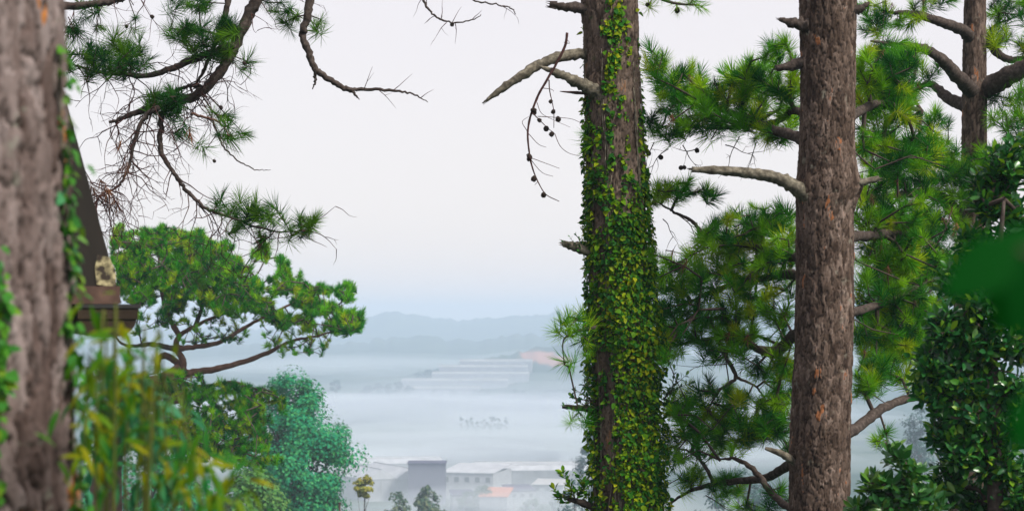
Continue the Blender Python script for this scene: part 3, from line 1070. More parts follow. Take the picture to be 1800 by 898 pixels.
# ------------------------------------------------------------------ bare-trunked pine on the right, with its long limbs behind it
D2 = 15.0
S2 = D2 / FOC
r_px = [(-420, 1457, 44), (-40, 1456, 49), (0, 1455, 50), (150, 1455, 48), (250, 1454, 48), (300, 1455, 51), (330, 1456, 54), (375, 1450, 50), (500, 1449, 51), (650, 1447, 51), (780, 1442, 53), (900, 1440, 53), (1300, 1435, 56), (2300, 1425, 70)][::-1]
r_path = np.array([P(c, y, D2) for y, c, hw in r_px])
r_rad = np.array([hw * S2 for y, c, hw in r_px])
pine2 = thing('pine_tree', 'pine with bare scaly grey-brown trunk, a snapped horizontal branch and needled limbs behind', 'tree', r_path[0])
trunk_obj(pine2, r_path, r_rad, D2, M['bark'], z_fine=(P(0, 930, D2)[2], P(0, -30, D2)[2]), cw=0.048, stretch=2.0, res=0.0062, seed=5, depth=0.012,
          bulges=[(-1.2, P(0, 335, D2)[2], 0.10, 0.10, 0.16), (1.3, P(0, 325, D2)[2], 0.10, 0.10, 0.10), (-1.2, P(0, 795, D2)[2], 0.10, 0.09, 0.08), (-1.2, P(0, 45, D2)[2], 0.06, 0.06, 0.08), (-1.2, P(0, 115, D2)[2], 0.06, 0.06, 0.08)])
limb(pine2, PP([(1425, 345, 14.9), (1395, 328, 14.85), (1365, 313, 14.8), (1325, 305, 14.75), (1270, 300, 14.7), (1216, 298, 14.7)]), [.07, .055, .046, .04, .035, .02], M['limb_grey'], 'broken_limb', noise=0.12, sides=11)
limb(pine2, PP([(1420, 45), (1395, 42), (1370, 34)], 14.9), [.05, .04, .012], M['limb'], 'branch_stub', noise=0.2)
limb(pine2, PP([(1420, 108), (1395, 115), (1364, 121)], 14.95), [.05, .042, .022], M['limb'], 'branch_stub', noise=0.15)
limb(pine2, PP([(1490, 328), (1515, 321), (1545, 313)], 14.9), [.035, .03, .018], M['limb_grey'], 'branch_stub', noise=0.15)
limb(pine2, PP([(1490, 25), (1512, 16), (1528, 5)], 14.9), [.04, .03, .01], M['limb'], 'branch_stub', noise=0.2)
limb(pine2, PP([(1410, 822, 14.95), (1380, 800, 14.9), (1345, 787, 14.9)]), [.04, .03, .012], M['limb_grey'], 'branch_stub', noise=0.12)

def splinters(parent, tip, along, r_, mat, n_=7):
    b = Bag()
    for _ in range(n_):
        o_ = unit(np.cross(along, rng.normal(size=3))) * r_ * rng.random()
        q_ = tip + o_ - unit(along) * .05
        b.tube(np.array([q_, q_ + unit(along) * .04, q_ + unit(along) * .04 + unit(unit(along) + rng.normal(size=3) * .12) * (.015 + .04 * rng.random())]), [r_ * .35, r_ * .25, .001], 5, .15)
    return obj('splintered_end', b.mesh('splintered_end', parent.location), mat, parent)


splinters(pine2, P(1217, 298, 14.7), P(1216, 298, 14.7) - P(1270, 300, 14.7), .024, M['limb_grey'])
splinters(pine1, P(855, 177, 15.7), P(848, 182, 15.7) - P(872, 164, 15.7), .012, M['limb_grey'], 6)
splinters(pine1, P(968, 8, 15.9), P(966, 8, 15.9) - P(990, 12, 15.9), .028, M['limb'])
splinters(pine1, P(990, 428, 15.9), P(988, 428, 15.9) - P(1012, 435, 15.9), .024, M['limb_grey'])
splinters(pine2, P(1372, 35, 14.9), P(1370, 34, 14.9) - P(1395, 42, 14.9), .02, M['limb'])
splinters(pine2, P(1366, 121, 14.95), P(1364, 121, 14.95) - P(1395, 115, 14.95), .026, M['limb'])
splinters(pine2, P(1543, 314, 14.9), P(1545, 313, 14.9) - P(1515, 321, 14.9), .02, M['limb_grey'])

LEFTLIMBS = [
    ([(1450, 260, 15.2), (1400, 240, 15.6), (1355, 227, 16.0), (1310, 207, 16.3), (1250, 185, 16.7), (1190, 160, 17.0), (1150, 130, 17.2)], [.055, .045, .04, .03, .02, .012, .006]),
    ([(1440, 215, 15.3), (1395, 195, 16.0), (1365, 215, 16.2), (1310, 222, 16.6), (1250, 225, 17.0), (1190, 215, 17.2)], [.035, .03, .026, .02, .014, .006]),
    ([(1450, 455, 15.2), (1390, 450, 16.0), (1330, 435, 16.5), (1280, 425, 16.8), (1240, 412, 17.0), (1215, 388, 17.1), (1180, 370, 17.2), (1150, 352, 17.3)], [.05, .04, .03, .025, .02, .015, .01, .006]),
    ([(1450, 500, 15.2), (1390, 482, 16.2), (1330, 492, 16.7), (1270, 505, 17.0), (1215, 530, 17.2), (1165, 560, 17.3)], [.05, .04, .03, .02, .014, .006]),
    ([(1450, 570, 15.2), (1395, 590, 15.9), (1365, 618, 16.1), (1330, 612, 16.4), (1290, 590, 16.8), (1220, 600, 17.2), (1165, 612, 17.4)], [.06, .05, .045, .03, .022, .014, .006]),
    ([(1290, 590, 16.8), (1275, 622, 16.6), (1292, 662, 16.5), (1262, 688, 16.5), (1245, 720, 16.5)], [.02, .018, .016, .012, .006]),
    ([(1292, 662, 16.5), (1330, 680, 16.5), (1345, 705, 16.5)], [.012, .009, .004]),
    ([(1450, 790, 15.2), (1395, 812, 15.7), (1350, 838, 16.2), (1300, 845, 16.5), (1255, 850, 16.8), (1215, 862, 17.0), (1175, 885, 17.2)], [.045, .04, .034, .028, .022, .016, .01]),
    ([(1255, 850, 16.8), (1240, 820, 16.8), (1215, 795, 17.0), (1180, 785, 17.2)], [.02, .016, .01, .005]),
    ([(1390, 895, 15.6), (1360, 870, 15.8), (1325, 825, 16.0), (1290, 805, 16.1), (1265, 808, 16.1)], [.028, .028, .022, .015, .006]),
]
RIGHTLIMBS = [
    ([(1450, 420, 15.2), (1520, 415, 16.0), (1570, 410, 16.6), (1620, 420, 17.0), (1660, 440, 17.3)], [.05, .042, .035, .025, .01]),
    ([(1450, 780, 15.2), (1505, 752, 15.6), (1545, 722, 15.9), (1590, 702, 16.2), (1640, 700, 16.5)], [.055, .048, .04, .034, .02]),
    ([(1450, 250, 15.2), (1520, 190, 16.2), (1570, 182, 16.8), (1620, 195, 17.2)], [.045, .036, .03, .015]),
    ([(1450, 560, 15.2), (1530, 540, 16.0), (1580, 520, 16.5), (1640, 490, 17.0)], [.045, .036, .026, .012]),
]
ll = []
for pts, r in LEFTLIMBS + RIGHTLIMBS:
    q = PP(pts)
    ll.append(q)
    limb(pine2, q, r, M['limb'], noise=0.09, wob=0.003)
PADS2 = [
    (1150, 108, 26, 26, 17.2), (1196, 165, 46, 45, 17.0), (1222, 118, 12, 24, 17.0), (1175, 215, 40, 34, 17.1), (1258, 168, 40, 34, 16.6), (1300, 150, 30, 26, 16.4), (1330, 165, 40, 36, 16.2),
    (1352, 108, 26, 22, 16.0), (1385, 155, 26, 45, 15.9), (1300, 205, 42, 22, 16.2), (1240, 215, 36, 22, 16.7), (1350, 240, 40, 16, 16.0, 0.6), (1380, 92, 20, 12, 15.8),
    (1200, 346, 56, 15, 17.1, 1.5), (1155, 350, 20, 18, 17.3), (1245, 355, 22, 10, 17.0),
    (1345, 395, 50, 36, 16.4), (1300, 430, 44, 34, 16.7), (1375, 440, 30, 40, 16.0), (1330, 478, 60, 30, 16.5), (1265, 470, 30, 30, 16.9),
    (1185, 495, 42, 34, 17.1), (1235, 505, 36, 36, 16.8), (1180, 560, 36, 40, 17.1), (1310, 535, 46, 36, 16.4), (1370, 545, 30, 44, 15.9), (1295, 590, 46, 28, 16.4), (1230, 590, 40, 26, 17.0), (1165, 610, 24, 28, 17.3),
    (1375, 640, 26, 36, 15.9), (1345, 665, 30, 24, 16.2), (1240, 690, 36, 18, 16.5), (1195, 715, 34, 26, 17.0), (1260, 735, 40, 26, 16.6), (1330, 745, 56, 26, 16.3), (1375, 730, 26, 36, 16.0), (1310, 700, 26, 18, 16.4),
    (1215, 760, 40, 24, 16.9), (1185, 800, 24, 22, 17.2), (1275, 865, 36, 26, 16.7), (1375, 880, 30, 22, 15.9), (1225, 840, 24, 18, 17.0), (1320, 890, 30, 14, 16.3),
    (1535, 130, 34, 50, 16.2), (1575, 150, 50, 40, 16.7), (1590, 115, 34, 30, 17.0), (1560, 205, 48, 26, 16.6), (1530, 260, 28, 30, 16.2), (1580, 285, 46, 30, 16.6),
    (1540, 390, 34, 36, 16.2), (1590, 380, 44, 30, 16.6), (1560, 455, 50, 34, 16.4), (1620, 470, 40, 34, 16.9), (1540, 520, 36, 40, 16.2), (1590, 545, 48, 34, 16.5), (1540, 590, 34, 30, 16.2), (1600, 600, 40, 30, 16.6),
    (1530, 655, 26, 34, 16.0), (1575, 650, 30, 24, 16.4), (1520, 690, 16, 30, 15.8), (1548, 775, 22, 22, 15.9, 0.6),
]
tips = pads_tips([(x_ + rng.normal() * 6, y_ + rng.normal() * 6, rx_ * 1.1, ry_ * 1.1, d_, *k_) for (x_, y_, rx_, ry_, d_, *k_) in PADS2], 62)
tips = np.vstack([tips,
    fill([(1140, 440), (1200, 450), (1290, 360), (1400, 360), (1400, 640), (1330, 625), (1250, 640), (1150, 630)], 150, 16.7, .5, .46, 11),
    fill([(1165, 690), (1260, 680), (1400, 640), (1400, 790), (1330, 775), (1250, 800), (1180, 830)], 160, 16.6, .45, .46, 12),
    fill([(1505, 100), (1600, 95), (1640, 215), (1680, 330), (1680, 480), (1620, 620), (1560, 700), (1505, 700)], 190, 16.7, .5, .44, 13),
    fill([(1135, 90), (1180, 110), (1250, 130), (1400, 95), (1400, 240), (1290, 235), (1150, 240)], 190, 16.7, .45, .44, 14)])
tips = thin(tips, .088)
net2 = foliage(pine2, ll, tips, TUFTS, M['needle'], 0.84, up=0.45, dead=0.05, r0=.0044)
b = Bag()
for (sx, sy, d) in [(1150, 250, 17), (1175, 262, 17), (1200, 255, 16.9), (1225, 262, 16.8), (1250, 245, 16.6), (1275, 255, 16.4), (1300, 240, 16.3), (1330, 250, 16.2), (1165, 385, 17.2), (1195, 380, 17.1), (1225, 400, 17), (1250, 415, 17), (1170, 440, 17.2), (1210, 435, 17), (1290, 640, 16.5), (1330, 640, 16.3), (1300, 690, 16.4), (1200, 830, 17), (1240, 870, 16.8), (1350, 770, 16.2), (1620, 330, 17), (1590, 320, 16.8), (1560, 320, 16.6), (1530, 300, 16.3)]:
    rand_twigs(b, P(sx, sy, d), rng.normal(size=3) * [1, .5, .5] + [0, 0, -0.3], 0.22 + 0.2 * rng.random(), .005, 0.55, 2, 0.6, 0.5)
o = obj('dead_twigs', b.mesh('dead_twigs', pine2.location), M['twig'], pine2)
o['kind'] = 'stuff'
cones(pine2, PP([(1143, 268, 17), (1165, 275, 17), (1195, 290, 16.9), (1208, 300, 16.9), (1230, 250, 16.7), (1625, 700, 16)]), wood=np.vstack(b.V))

# ------------------------------------------------------------------ pine behind, upper right
D3 = 20.5
S3 = D3 / FOC
b_px = [(-420, 1716, 15), (0, 1714, 19), (150, 1713, 21), (300, 1712, 22), (420, 1706, 24), (600, 1702, 28), (900, 1702, 34), (1900, 1700, 42)][::-1]
b_path = np.array([P(c, y, D3) for y, c, hw in b_px])
b_rad = np.array([hw * S3 for y, c, hw in b_px])
pine3 = thing('pine_tree', 'slimmer pine rising behind the glossy-leaved bush at the upper right', 'tree', b_path[0])
trunk_obj(pine3, b_path, b_rad, D3, M['bark'], z_fine=(P(0, 450, D3)[2], P(0, -30, D3)[2]), cw=0.05, res=0.012, seed=9, depth=0.010)
BL = [
    ([(1712, 72, 20.5), (1690, 52, 20.3), (1650, 38, 20.1), (1605, 25, 20.0), (1560, 22, 20.0)], [.07, .06, .05, .035, .012]),
    ([(1712, 165, 20.5), (1690, 142, 20.2), (1660, 110, 20.0), (1625, 86, 19.8), (1580, 80, 19.6), (1530, 72, 19.5)], [.085, .075, .06, .045, .03, .01]),
    ([(1714, 165, 20.6), (1745, 150, 20.4), (1780, 130, 20.2), (1830, 105, 20.0)], [.11, .10, .095, .08]),
    ([(1714, 70, 20.5), (1740, 78, 20.5), (1755, 95, 20.5), (1780, 105, 20.4), (1825, 98, 20.4)], [.06, .05, .045, .035, .02]),
    ([(1712, 190, 20.5), (1670, 175, 20.8), (1640, 150, 21), (1610, 150, 21)], [.08, .06, .04, .015]),
    ([(1708, 300, 20.5), (1660, 290, 20.2), (1620, 275, 20.0), (1575, 285, 19.8)], [.08, .06, .045, .015]),
    ([(1706, 340, 20.5), (1750, 300, 20.2), (1790, 260, 20.0), (1830, 230, 20.0)], [.08, .06, .045, .02]),
    ([(1704, 400, 20.5), (1650, 345, 20.2), (1600, 340, 20.0), (1540, 350, 19.6)], [.08, .06, .045, .015]),
    ([(1704, 520, 20.5), (1650, 500, 20.0), (1600, 480, 19.6), (1550, 500, 19.3)], [.08, .06, .045, .015]),
    ([(1702, 640, 20.5), (1640, 600, 20.0), (1590, 590, 19.6), (1540, 600, 19.3)], [.08, .06, .045, .015]),
]
bl = []
for pts, r in BL:
    q = PP(pts)
    bl.append(q)
    limb(pine3, q, r, M['limb'], noise=0.08, wob=0.003)
PADS3 = [
    (1785, 10, 30, 26, 20.6), (1760, 55, 30, 24, 20.6), (1790, 130, 16, 14, 20.3), (1765, 170, 24, 14, 20.4, .7), (1790, 235, 26, 30, 20), (1700, 300, 40, 24, 19.9), (1610, 15, 26, 16, 20), (1640, 130, 22, 14, 20.6, .6),
    (1545, 18, 34, 24, 20.0), (1585, 40, 34, 20, 20.0), (1530, 55, 20, 24, 19.8), (1650, 8, 30, 14, 20.2), (1775, 35, 34, 36, 20.6, 1.3), (1750, 75, 22, 20, 20.5), (1800, 80, 20, 30, 20.4),
    (1570, 95, 50, 26, 19.6), (1530, 165, 30, 40, 19.5), (1585, 170, 40, 34, 20), (1640, 225, 40, 22, 20), (1775, 215, 36, 28, 20), (1795, 170, 20, 20, 20),
    (1630, 268, 50, 26, 20), (1740, 285, 46, 30, 20), (1560, 270, 46, 36, 19.7), (1600, 320, 50, 34, 19.9), (1665, 330, 50, 40, 20), (1540, 345, 40, 30, 19.5), (1730, 330, 50, 40, 20),
    (1650, 400, 56, 40, 20), (1580, 410, 50, 36, 19.8), (1620, 470, 56, 40, 19.8), (1550, 480, 44, 40, 19.4), (1670, 470, 40, 40, 20), (1600, 540, 56, 40, 19.6), (1545, 560, 40, 40, 19.4), (1650, 560, 40, 40, 20), (1590, 610, 44, 30, 19.6), (1540, 640, 30, 30, 19.4), (1630, 640, 30, 30, 20),
]
tips = pads_tips([(x_ + rng.normal() * 6, y_ + rng.normal() * 6, rx_ * 1.05, ry_ * 1.05, d_, *k_) for (x_, y_, rx_, ry_, d_, *k_) in PADS3], 68)
tips = thin(tips, .095)
foliage(pine3, bl, tips, TUFTS, M['needle'], 0.92, up=0.45, dead=0.05)

# ------------------------------------------------------------------ needled limbs hanging in from a pine that stands out of view on the left
D4 = 16.5
o4 = P(-420, 560, 18.5)
base4 = np.array([o4[0], o4[1], gz(o4)])
pine4 = thing('pine_tree', 'pine with needled limbs and bare dead branches hanging into the top left', 'tree', base4)
q = np.array([base4 + [0, 0, z_] for z_ in np.linspace(0, 13.5, 12)]) + np.stack([0.02 * np.arange(12), 0 * np.arange(12), 0 * np.arange(12)], -1)
trunk_obj(pine4, q, np.linspace(0.27, 0.12, 12), 18.5, M['bark'], z_fine=(q[0][2] + 3, q[0][2] + 3.2), res=0.02, seed=12)
T4 = lambda h: base4 + np.array([0.1, 0, h])
L4 = [
    (np.vstack([T4(9.6), P(-150, -330, 18), P(250, -260, 17.2), P(440, -120, 16.8), PP([(455, -20), (438, 25), (415, 75), (388, 125), (352, 163), (305, 180), (262, 192), (222, 205), (193, 216)], D4)]), [.10, .09, .08, .06, .052, .05, .046, .042, .038, .034, .028, .02, .012], 'limb'),
    (PP([(412, 78), (375, 92), (340, 104), (300, 122), (258, 133), (210, 130), (165, 126), (122, 112)], D4 - 0.1), [.035, .033, .03, .027, .022, .016, .010, .005], 'limb'),
    (np.vstack([T4(9.0), P(-100, -60, 17.5), PP([(60, 20), (110, 12), (160, 9), (215, -2), (260, -20)], D4)]), [.08, .06, .045, .036, .03, .024, .014], 'limb'),
    (PP([(305, 182), (286, 198), (283, 235), (284, 270), (300, 296), (322, 328), (345, 352), (368, 370), (402, 381), (448, 398), (500, 408), (552, 402)], D4 - 0.2), [.026, .024, .022, .02, .018, .016, .014, .012, .010, .007, .004], 'limb'),
    (PP([(280, 190), (256, 205), (238, 240), (228, 290), (210, 325), (185, 338), (170, 350)], D4 - 0.3), [.024, .02, .016, .013, .010, .006, .003], 'limb'),
    (PP([(360, 160), (345, 150), (320, 155), (290, 165), (255, 180)], D4 + 0.2), [.02, .018, .014, .01, .005], 'limb'),
    (np.vstack([P(440, -120, 16.8), PP([(400, -60), (402, -10), (395, 30), (380, 70), (360, 120), (345, 150)], D4 + 0.2)]), [.03, .03, .027, .024, .02, .014, .01], 'limb'),
    (np.vstack([P(440, -120, 16.8), P(520, -150, 16.6), PP([(548, -60), (545, -10), (540, 35), (532, 62), (545, 98), (556, 124), (588, 145), (612, 158), (640, 157), (690, 160), (725, 165), (753, 180)], D4)]), [.05, .045, .04, .036, .034, .032, .03, .028, .024, .019, .014, .011, .008, .003], 'dead_branch'),
    (PP([(556, 124), (553, 140), (550, 158)], D4), [.014, .012, .004], 'branch_stub'),
    (PP([(605, 153), (622, 165), (632, 176)], D4), [.016, .012, .003], 'branch_stub'),
    (np.vstack([P(520, -150, 16.6), P(620, -170, 16.3), P(715, -80, 16.2), PP([(738, -12), (752, 15), (768, 31), (793, 40), (828, 36), (846, 27)], 16.2)]), [.03, .024, .018, .012, .009, .008, .007, .005, .003], 'dead_branch'),
    (np.vstack([P(715, -80, 16.2), PP([(780, -30), (825, -2), (858, 6), (888, 11), (902, 18), (905, 26)], 16.2)]), [.014, .010, .007, .006, .005, .003], 'dead_branch'),
    (PP([(372, 205), (385, 240), (396, 262), (420, 284), (448, 297), (476, 299)], D4 - 0.1), [.010, .008, .007, .006, .004, .002], 'dead_branch'),
    (PP([(335, 200), (360, 206), (385, 215), (405, 240)], D4 - 0.1), [.012, .010, .007, .004], 'dead_branch'),
]
l4 = []
for q, r, nm in L4:
    limb(pine4, q, r, M['limb'] if nm == 'limb' else (M['limb_red'] if r[0] == .012 else M['limb']), nm, noise=0.10, sides=8, wob=0.004)
    l4.append(q)
lv = [l4[k][-9:] for k in (0, 1)] + [l4[2][2:]] + [l4[3], l4[4], l4[5], l4[6][1:]]
def pp_(lst, d=D4):
    return np.array([P(x, y, d + rng.normal() * 0.18) for x, y in lst])
tips = np.vstack([
    pp_([(165, 100), (180, 118), (195, 92), (205, 112), (222, 98), (236, 112), (248, 92), (190, 130), (215, 128), (240, 128), (262, 118), (150, 125), (118, 105), (125, 125), (170, 85), (200, 78), (228, 80), (245, 75), (262, 105), (135, 95), (112, 85), (180, 100), (210, 100), (232, 100)], D4 - 0.1),
    pp_([(300, 50), (330, 55), (355, 70), (375, 85), (390, 50), (405, 65), (395, 85), (360, 45), (345, 85), (375, 65), (412, 45), (385, 100), (400, 38), (300, 65), (325, 75), (350, 60), (405, 50), (388, 72), (370, 100)], D4 - 0.15),
    pp_([(330, 8), (345, -2), (310, 15), (320, -8), (350, 15), (300, 0), (360, 5)], D4 + 0.2),
    pp_([(270, 175), (290, 170), (305, 185), (285, 190), (300, 160), (275, 185), (310, 170), (265, 190)], D4 - 0.2),
    pp_([(400, 205), (398, 222), (402, 240), (410, 245), (395, 215)], D4),
    pp_([(435, 108), (432, 120)], D4),
    pp_([(382, 358), (395, 362), (410, 365), (422, 352), (438, 370), (455, 372), (470, 375), (500, 388), (510, 400), (528, 395), (545, 400), (552, 388), (415, 405), (460, 425), (470, 435), (388, 350), (400, 375), (512, 412), (535, 408), (380, 372), (450, 360), (428, 390), (478, 392)], D4 - 0.2),
    pp_([(350, 12), (480, 20), (500, 40), (512, 55), (520, 30), (560, 45), (565, 35), (495, 5), (470, 5), (505, 20), (450, -5), (555, 55)], D4 + 0.3),
    pp_([(120, 60), (140, 5), (130, 55)], D4),
    pp_([(280 + 150 * rng.random(), 190 + 120 * rng.random()) for _ in range(7)], D4 - .1),
    pp_([(110 + 180 * rng.random(), 5 + 60 * rng.random()) for _ in range(9)], D4),
    pp_([(380 + 175 * rng.random(), 365 + 50 * rng.random()) for _ in range(12)], D4 - .2),
    pp_([(150 + 110 * rng.random(), 82 + 48 * rng.random()) for _ in range(26)], D4 - .1),
    pp_([(300 + 115 * rng.random(), 35 + 65 * rng.random()) for _ in range(24)], D4 - .1),
    pp_([(265 + 45 * rng.random(), 165 + 28 * rng.random()) for _ in range(8)], D4 - .2),
])
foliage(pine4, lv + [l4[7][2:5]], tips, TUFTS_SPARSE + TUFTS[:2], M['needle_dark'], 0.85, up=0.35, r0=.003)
b = Bag()
for k in range(120):
    src = l4[[0, 1, 3, 4, 4, 5, 0, 4][k % 8]]
    s = catmull(src[-9:] if len(src) > 9 else src, 6)
    st = s[rng.integers(2, len(s))]
    if st[2] > P(0, 0, D4)[2] + .1:
        continue
    rand_twigs(b, st, rng.normal(size=3) * [1, .4, .6] + [0, 0, -0.5], 0.25 + 0.4 * rng.random(), .0056, 0.45, 2, 0.8, 0.5)
for (x, y) in [(130, 20), (160, 10), (190, 10), (215, 5), (235, 10), (255, 0), (120, 30), (150, 20), (180, 12), (205, 8), (245, -5)]:
    rand_twigs(b, P(x, y, D4), rng.normal(size=3) * [1, .4, .5] + [0.2, 0, -0.4], 0.3 + 0.3 * rng.random(), .0045, 0.4, 2, 0.6, 0.5)
for (x, y) in [(345, 352), (330, 340), (350, 358), (310, 310), (440, 396), (420, 388)]:
    rand_twigs(b, P(x, y, D4 - .2), np.array([0.25, rng.normal() * .3, -0.8]), 0.3 + 0.25 * rng.random(), .005, 0.4, 2, 0.3, 0.35)
for (x, y, dx, dz) in [(640, 157, .3, .7), (690, 160, .3, .6), (665, 158, .3, -.3), (740, 172, .6, .5), (750, 12, -.1, 1), (740, 0, -.3, -.5), (785, 40, -.2, -.6), (800, 40, .1, -.5), (830, 35, .6, .4), (765, 28, -.6, -.2), (880, 10, .3, -.3), (795, 40, .3, .7), (775, 34, .1, .8)]:
    rand_twigs(b, P(x, y, 16.3), np.array([dx, 0, dz]), 0.10 + 0.12 * rng.random(), .0035, 0.25, 1, 0.0, 0.4)
o = obj('dead_twigs', b.mesh('dead_twigs', pine4.location), M['twig_red'], pine4)
o['kind'] = 'stuff'
cones(pine4, PP([(793, 41, 16.2), (268, 30, D4), (222, 44, D4), (158, 84, D4), (128, 152, D4 - .1), (435, 110, D4), (375, 280, D4), (396, 182, D4)]), 0.9, wood=np.vstack(b.V))
dd = np.vstack([pp_([(170, 345), (185, 350), (195, 360), (180, 330), (205, 365), (190, 340), (165, 335), (210, 260), (220, 300), (300, 235), (335, 240)], D4 - .3)])
scatter(pine4, 'dead_needle_tuft', DEAD, dd, frames(np.array([0, 0, -1.0]) + rng.normal(size=(len(dd), 3)) * .25), np.full(len(dd), 1.0), M['needle_dead'], 'needles')

# ------------------------------------------------------------------ pine on the slope, left of centre
D5 = 50.0
tr = PP([(196, 1330), (190, 1050), (186, 900), (190, 790), (205, 730), (250, 690), (300, 665), (322, 650)], D5)
tr[0][2] = gz(tr[0]) - .3
pine5 = thing('pine_tree', 'flat-topped yellow-green pine with reddish forked limbs left of the misty valley', 'tree', tr[0])
V, F, T = tube(catmull(tr, 8), [.5, .44, .4, .36, .32, .28, .24, .22], 14, 0.05)
obj('trunk', mesh('trunk', V - tr[0], [F, T]), M['limb_red'], pine5)
FL = [
    ([(322, 652), (322, 632), (312, 612), (318, 590), (350, 570), (400, 545), (430, 510), (450, 480)], [.13, .115, .10, .08, .06, .05, .03, .01]),
    ([(330, 655), (370, 650), (420, 638), (470, 620), (510, 600), (560, 590), (610, 575)], [.125, .105, .09, .075, .055, .035, .012]),
    ([(314, 640), (290, 625), (278, 632), (275, 655)], [.11, .11, .09, .07]),
    ([(312, 612), (340, 610), (390, 600), (440, 570), (490, 545), (540, 520), (590, 510)], [.10, .085, .07, .055, .04, .025, .012]),
    ([(318, 592), (300, 560), (290, 520), (285, 480), (280, 440)], [.1, .08, .06, .04, .02]),
    ([(312, 614), (270, 605), (240, 608), (215, 600), (190, 560)], [.09, .08, .06, .04, .02]),
    ([(340, 580), (360, 530), (370, 480), (340, 430)], [.08, .06, .04, .015]),
    ([(205, 730), (260, 715), (330, 700), (400, 690), (470, 690)], [.12, .1, .08, .05, .02]),
    ([(192, 780), (250, 775), (310, 770), (380, 780), (450, 800)], [.12, .1, .08, .05, .02]),
    ([(300, 668), (350, 680), (410, 672), (460, 690)], [.1, .07, .05, .02]),
]
fl = []
for pts, r in FL:
    q = PP(pts, D5) + np.stack([np.zeros(len(pts)), np.cumsum(rng.normal(size=len(pts)) * .15), np.zeros(len(pts))], -1)
    fl.append(q)
    limb(pine5, q, [v_ * .78 for v_ in r], M['limb_red'] if r[0] > .099 else M['limb'], noise=0.06, wob=0.006, sides=8)
PADS5 = [
    (235, 420, 34, 22, 50), (290, 412, 44, 18, 50), (335, 420, 32, 20, 50), (250, 460, 46, 26, 49.5), (310, 455, 50, 26, 49.5), (370, 460, 40, 22, 50), (225, 500, 30, 26, 49.5), (280, 500, 46, 26, 49), (345, 495, 50, 24, 49.3),
    (410, 480, 36, 24, 50), (455, 465, 40, 18, 50), (485, 480, 26, 16, 50), (420, 520, 44, 22, 49.4), (475, 510, 36, 18, 50), (370, 530, 40, 20, 49.2), (310, 540, 34, 18, 49, 0.7), (455, 550, 36, 18, 49.6), (505, 535, 30, 16, 50),
    (545, 512, 30, 18, 50), (585, 505, 28, 15, 50), (610, 528, 18, 18, 50), (560, 545, 36, 16, 50), (605, 560, 24, 18, 50), (625, 560, 10, 12, 50), (530, 570, 34, 14, 50, .6), (570, 585, 28, 14, 50, .6), (500, 610, 26, 12, 50, .5), (540, 620, 24, 10, 50, .4), (585, 600, 18, 10, 50, .4),
    (400, 575, 26, 12, 50, .4), (250, 550, 26, 16, 49, .6), (440, 595, 20, 10, 50, .4),
    (235, 680, 44, 18, 49), (300, 680, 40, 18, 49), (265, 710, 46, 16, 49), (345, 705, 44, 16, 49), (400, 685, 36, 14, 49.4), (455, 690, 30, 14, 49.6), (480, 705, 22, 12, 49.6), (420, 715, 40, 14, 49.2), (375, 735, 40, 14, 49), (310, 740, 44, 16, 48.8), (240, 750, 40, 18, 48.8),
    (440, 740, 30, 12, 49.4), (400, 765, 40, 14, 49), (330, 775, 40, 16, 48.8), (440, 790, 36, 12, 49.2), (465, 810, 24, 12, 49.2), (390, 800, 36, 14, 49), (270, 790, 40, 16, 48.8), (200, 700, 30, 20, 48.8), (180, 660, 26, 18, 49),
]
UP5 = [(196, 402), (255, 394), (330, 395), (372, 425), (420, 446), (470, 442), (508, 456), (522, 492), (562, 500), (612, 502), (620, 525), (640, 562), (612, 585), (560, 575), (505, 580), (450, 548), (400, 556), (345, 530), (290, 545), (240, 540), (200, 505)]
LO5 = [(225, 560), (330, 540), (450, 556), (560, 585), (600, 600), (560, 628), (480, 625), (400, 600), (330, 600), (240, 590)]
tips = np.vstack([fill(UP5, 11, D5, 1.5, .36), fill([(140, 655), (300, 655), (420, 672), (500, 690), (495, 725), (470, 815), (380, 830), (140, 800)], 30, D5 - 1, 1.2, .46, 8), fill(LO5, 110, D5, 1.2, .3, 5), pads_tips([(x_ + rng.normal() * 8, y_ + rng.normal() * 6, rx_ * 1.15, ry_ * 1.35, d_, *k_) for (x_, y_, rx_, ry_, d_, *k_) in PADS5[32:]], 9, 0.1, 0.35)])
tips = thin(tips, .135)
foliage(pine5, fl, tips, TUFTS_FAR, M['needle_far'], 0.95, up=0.8, r0=0.007, step=0.5)

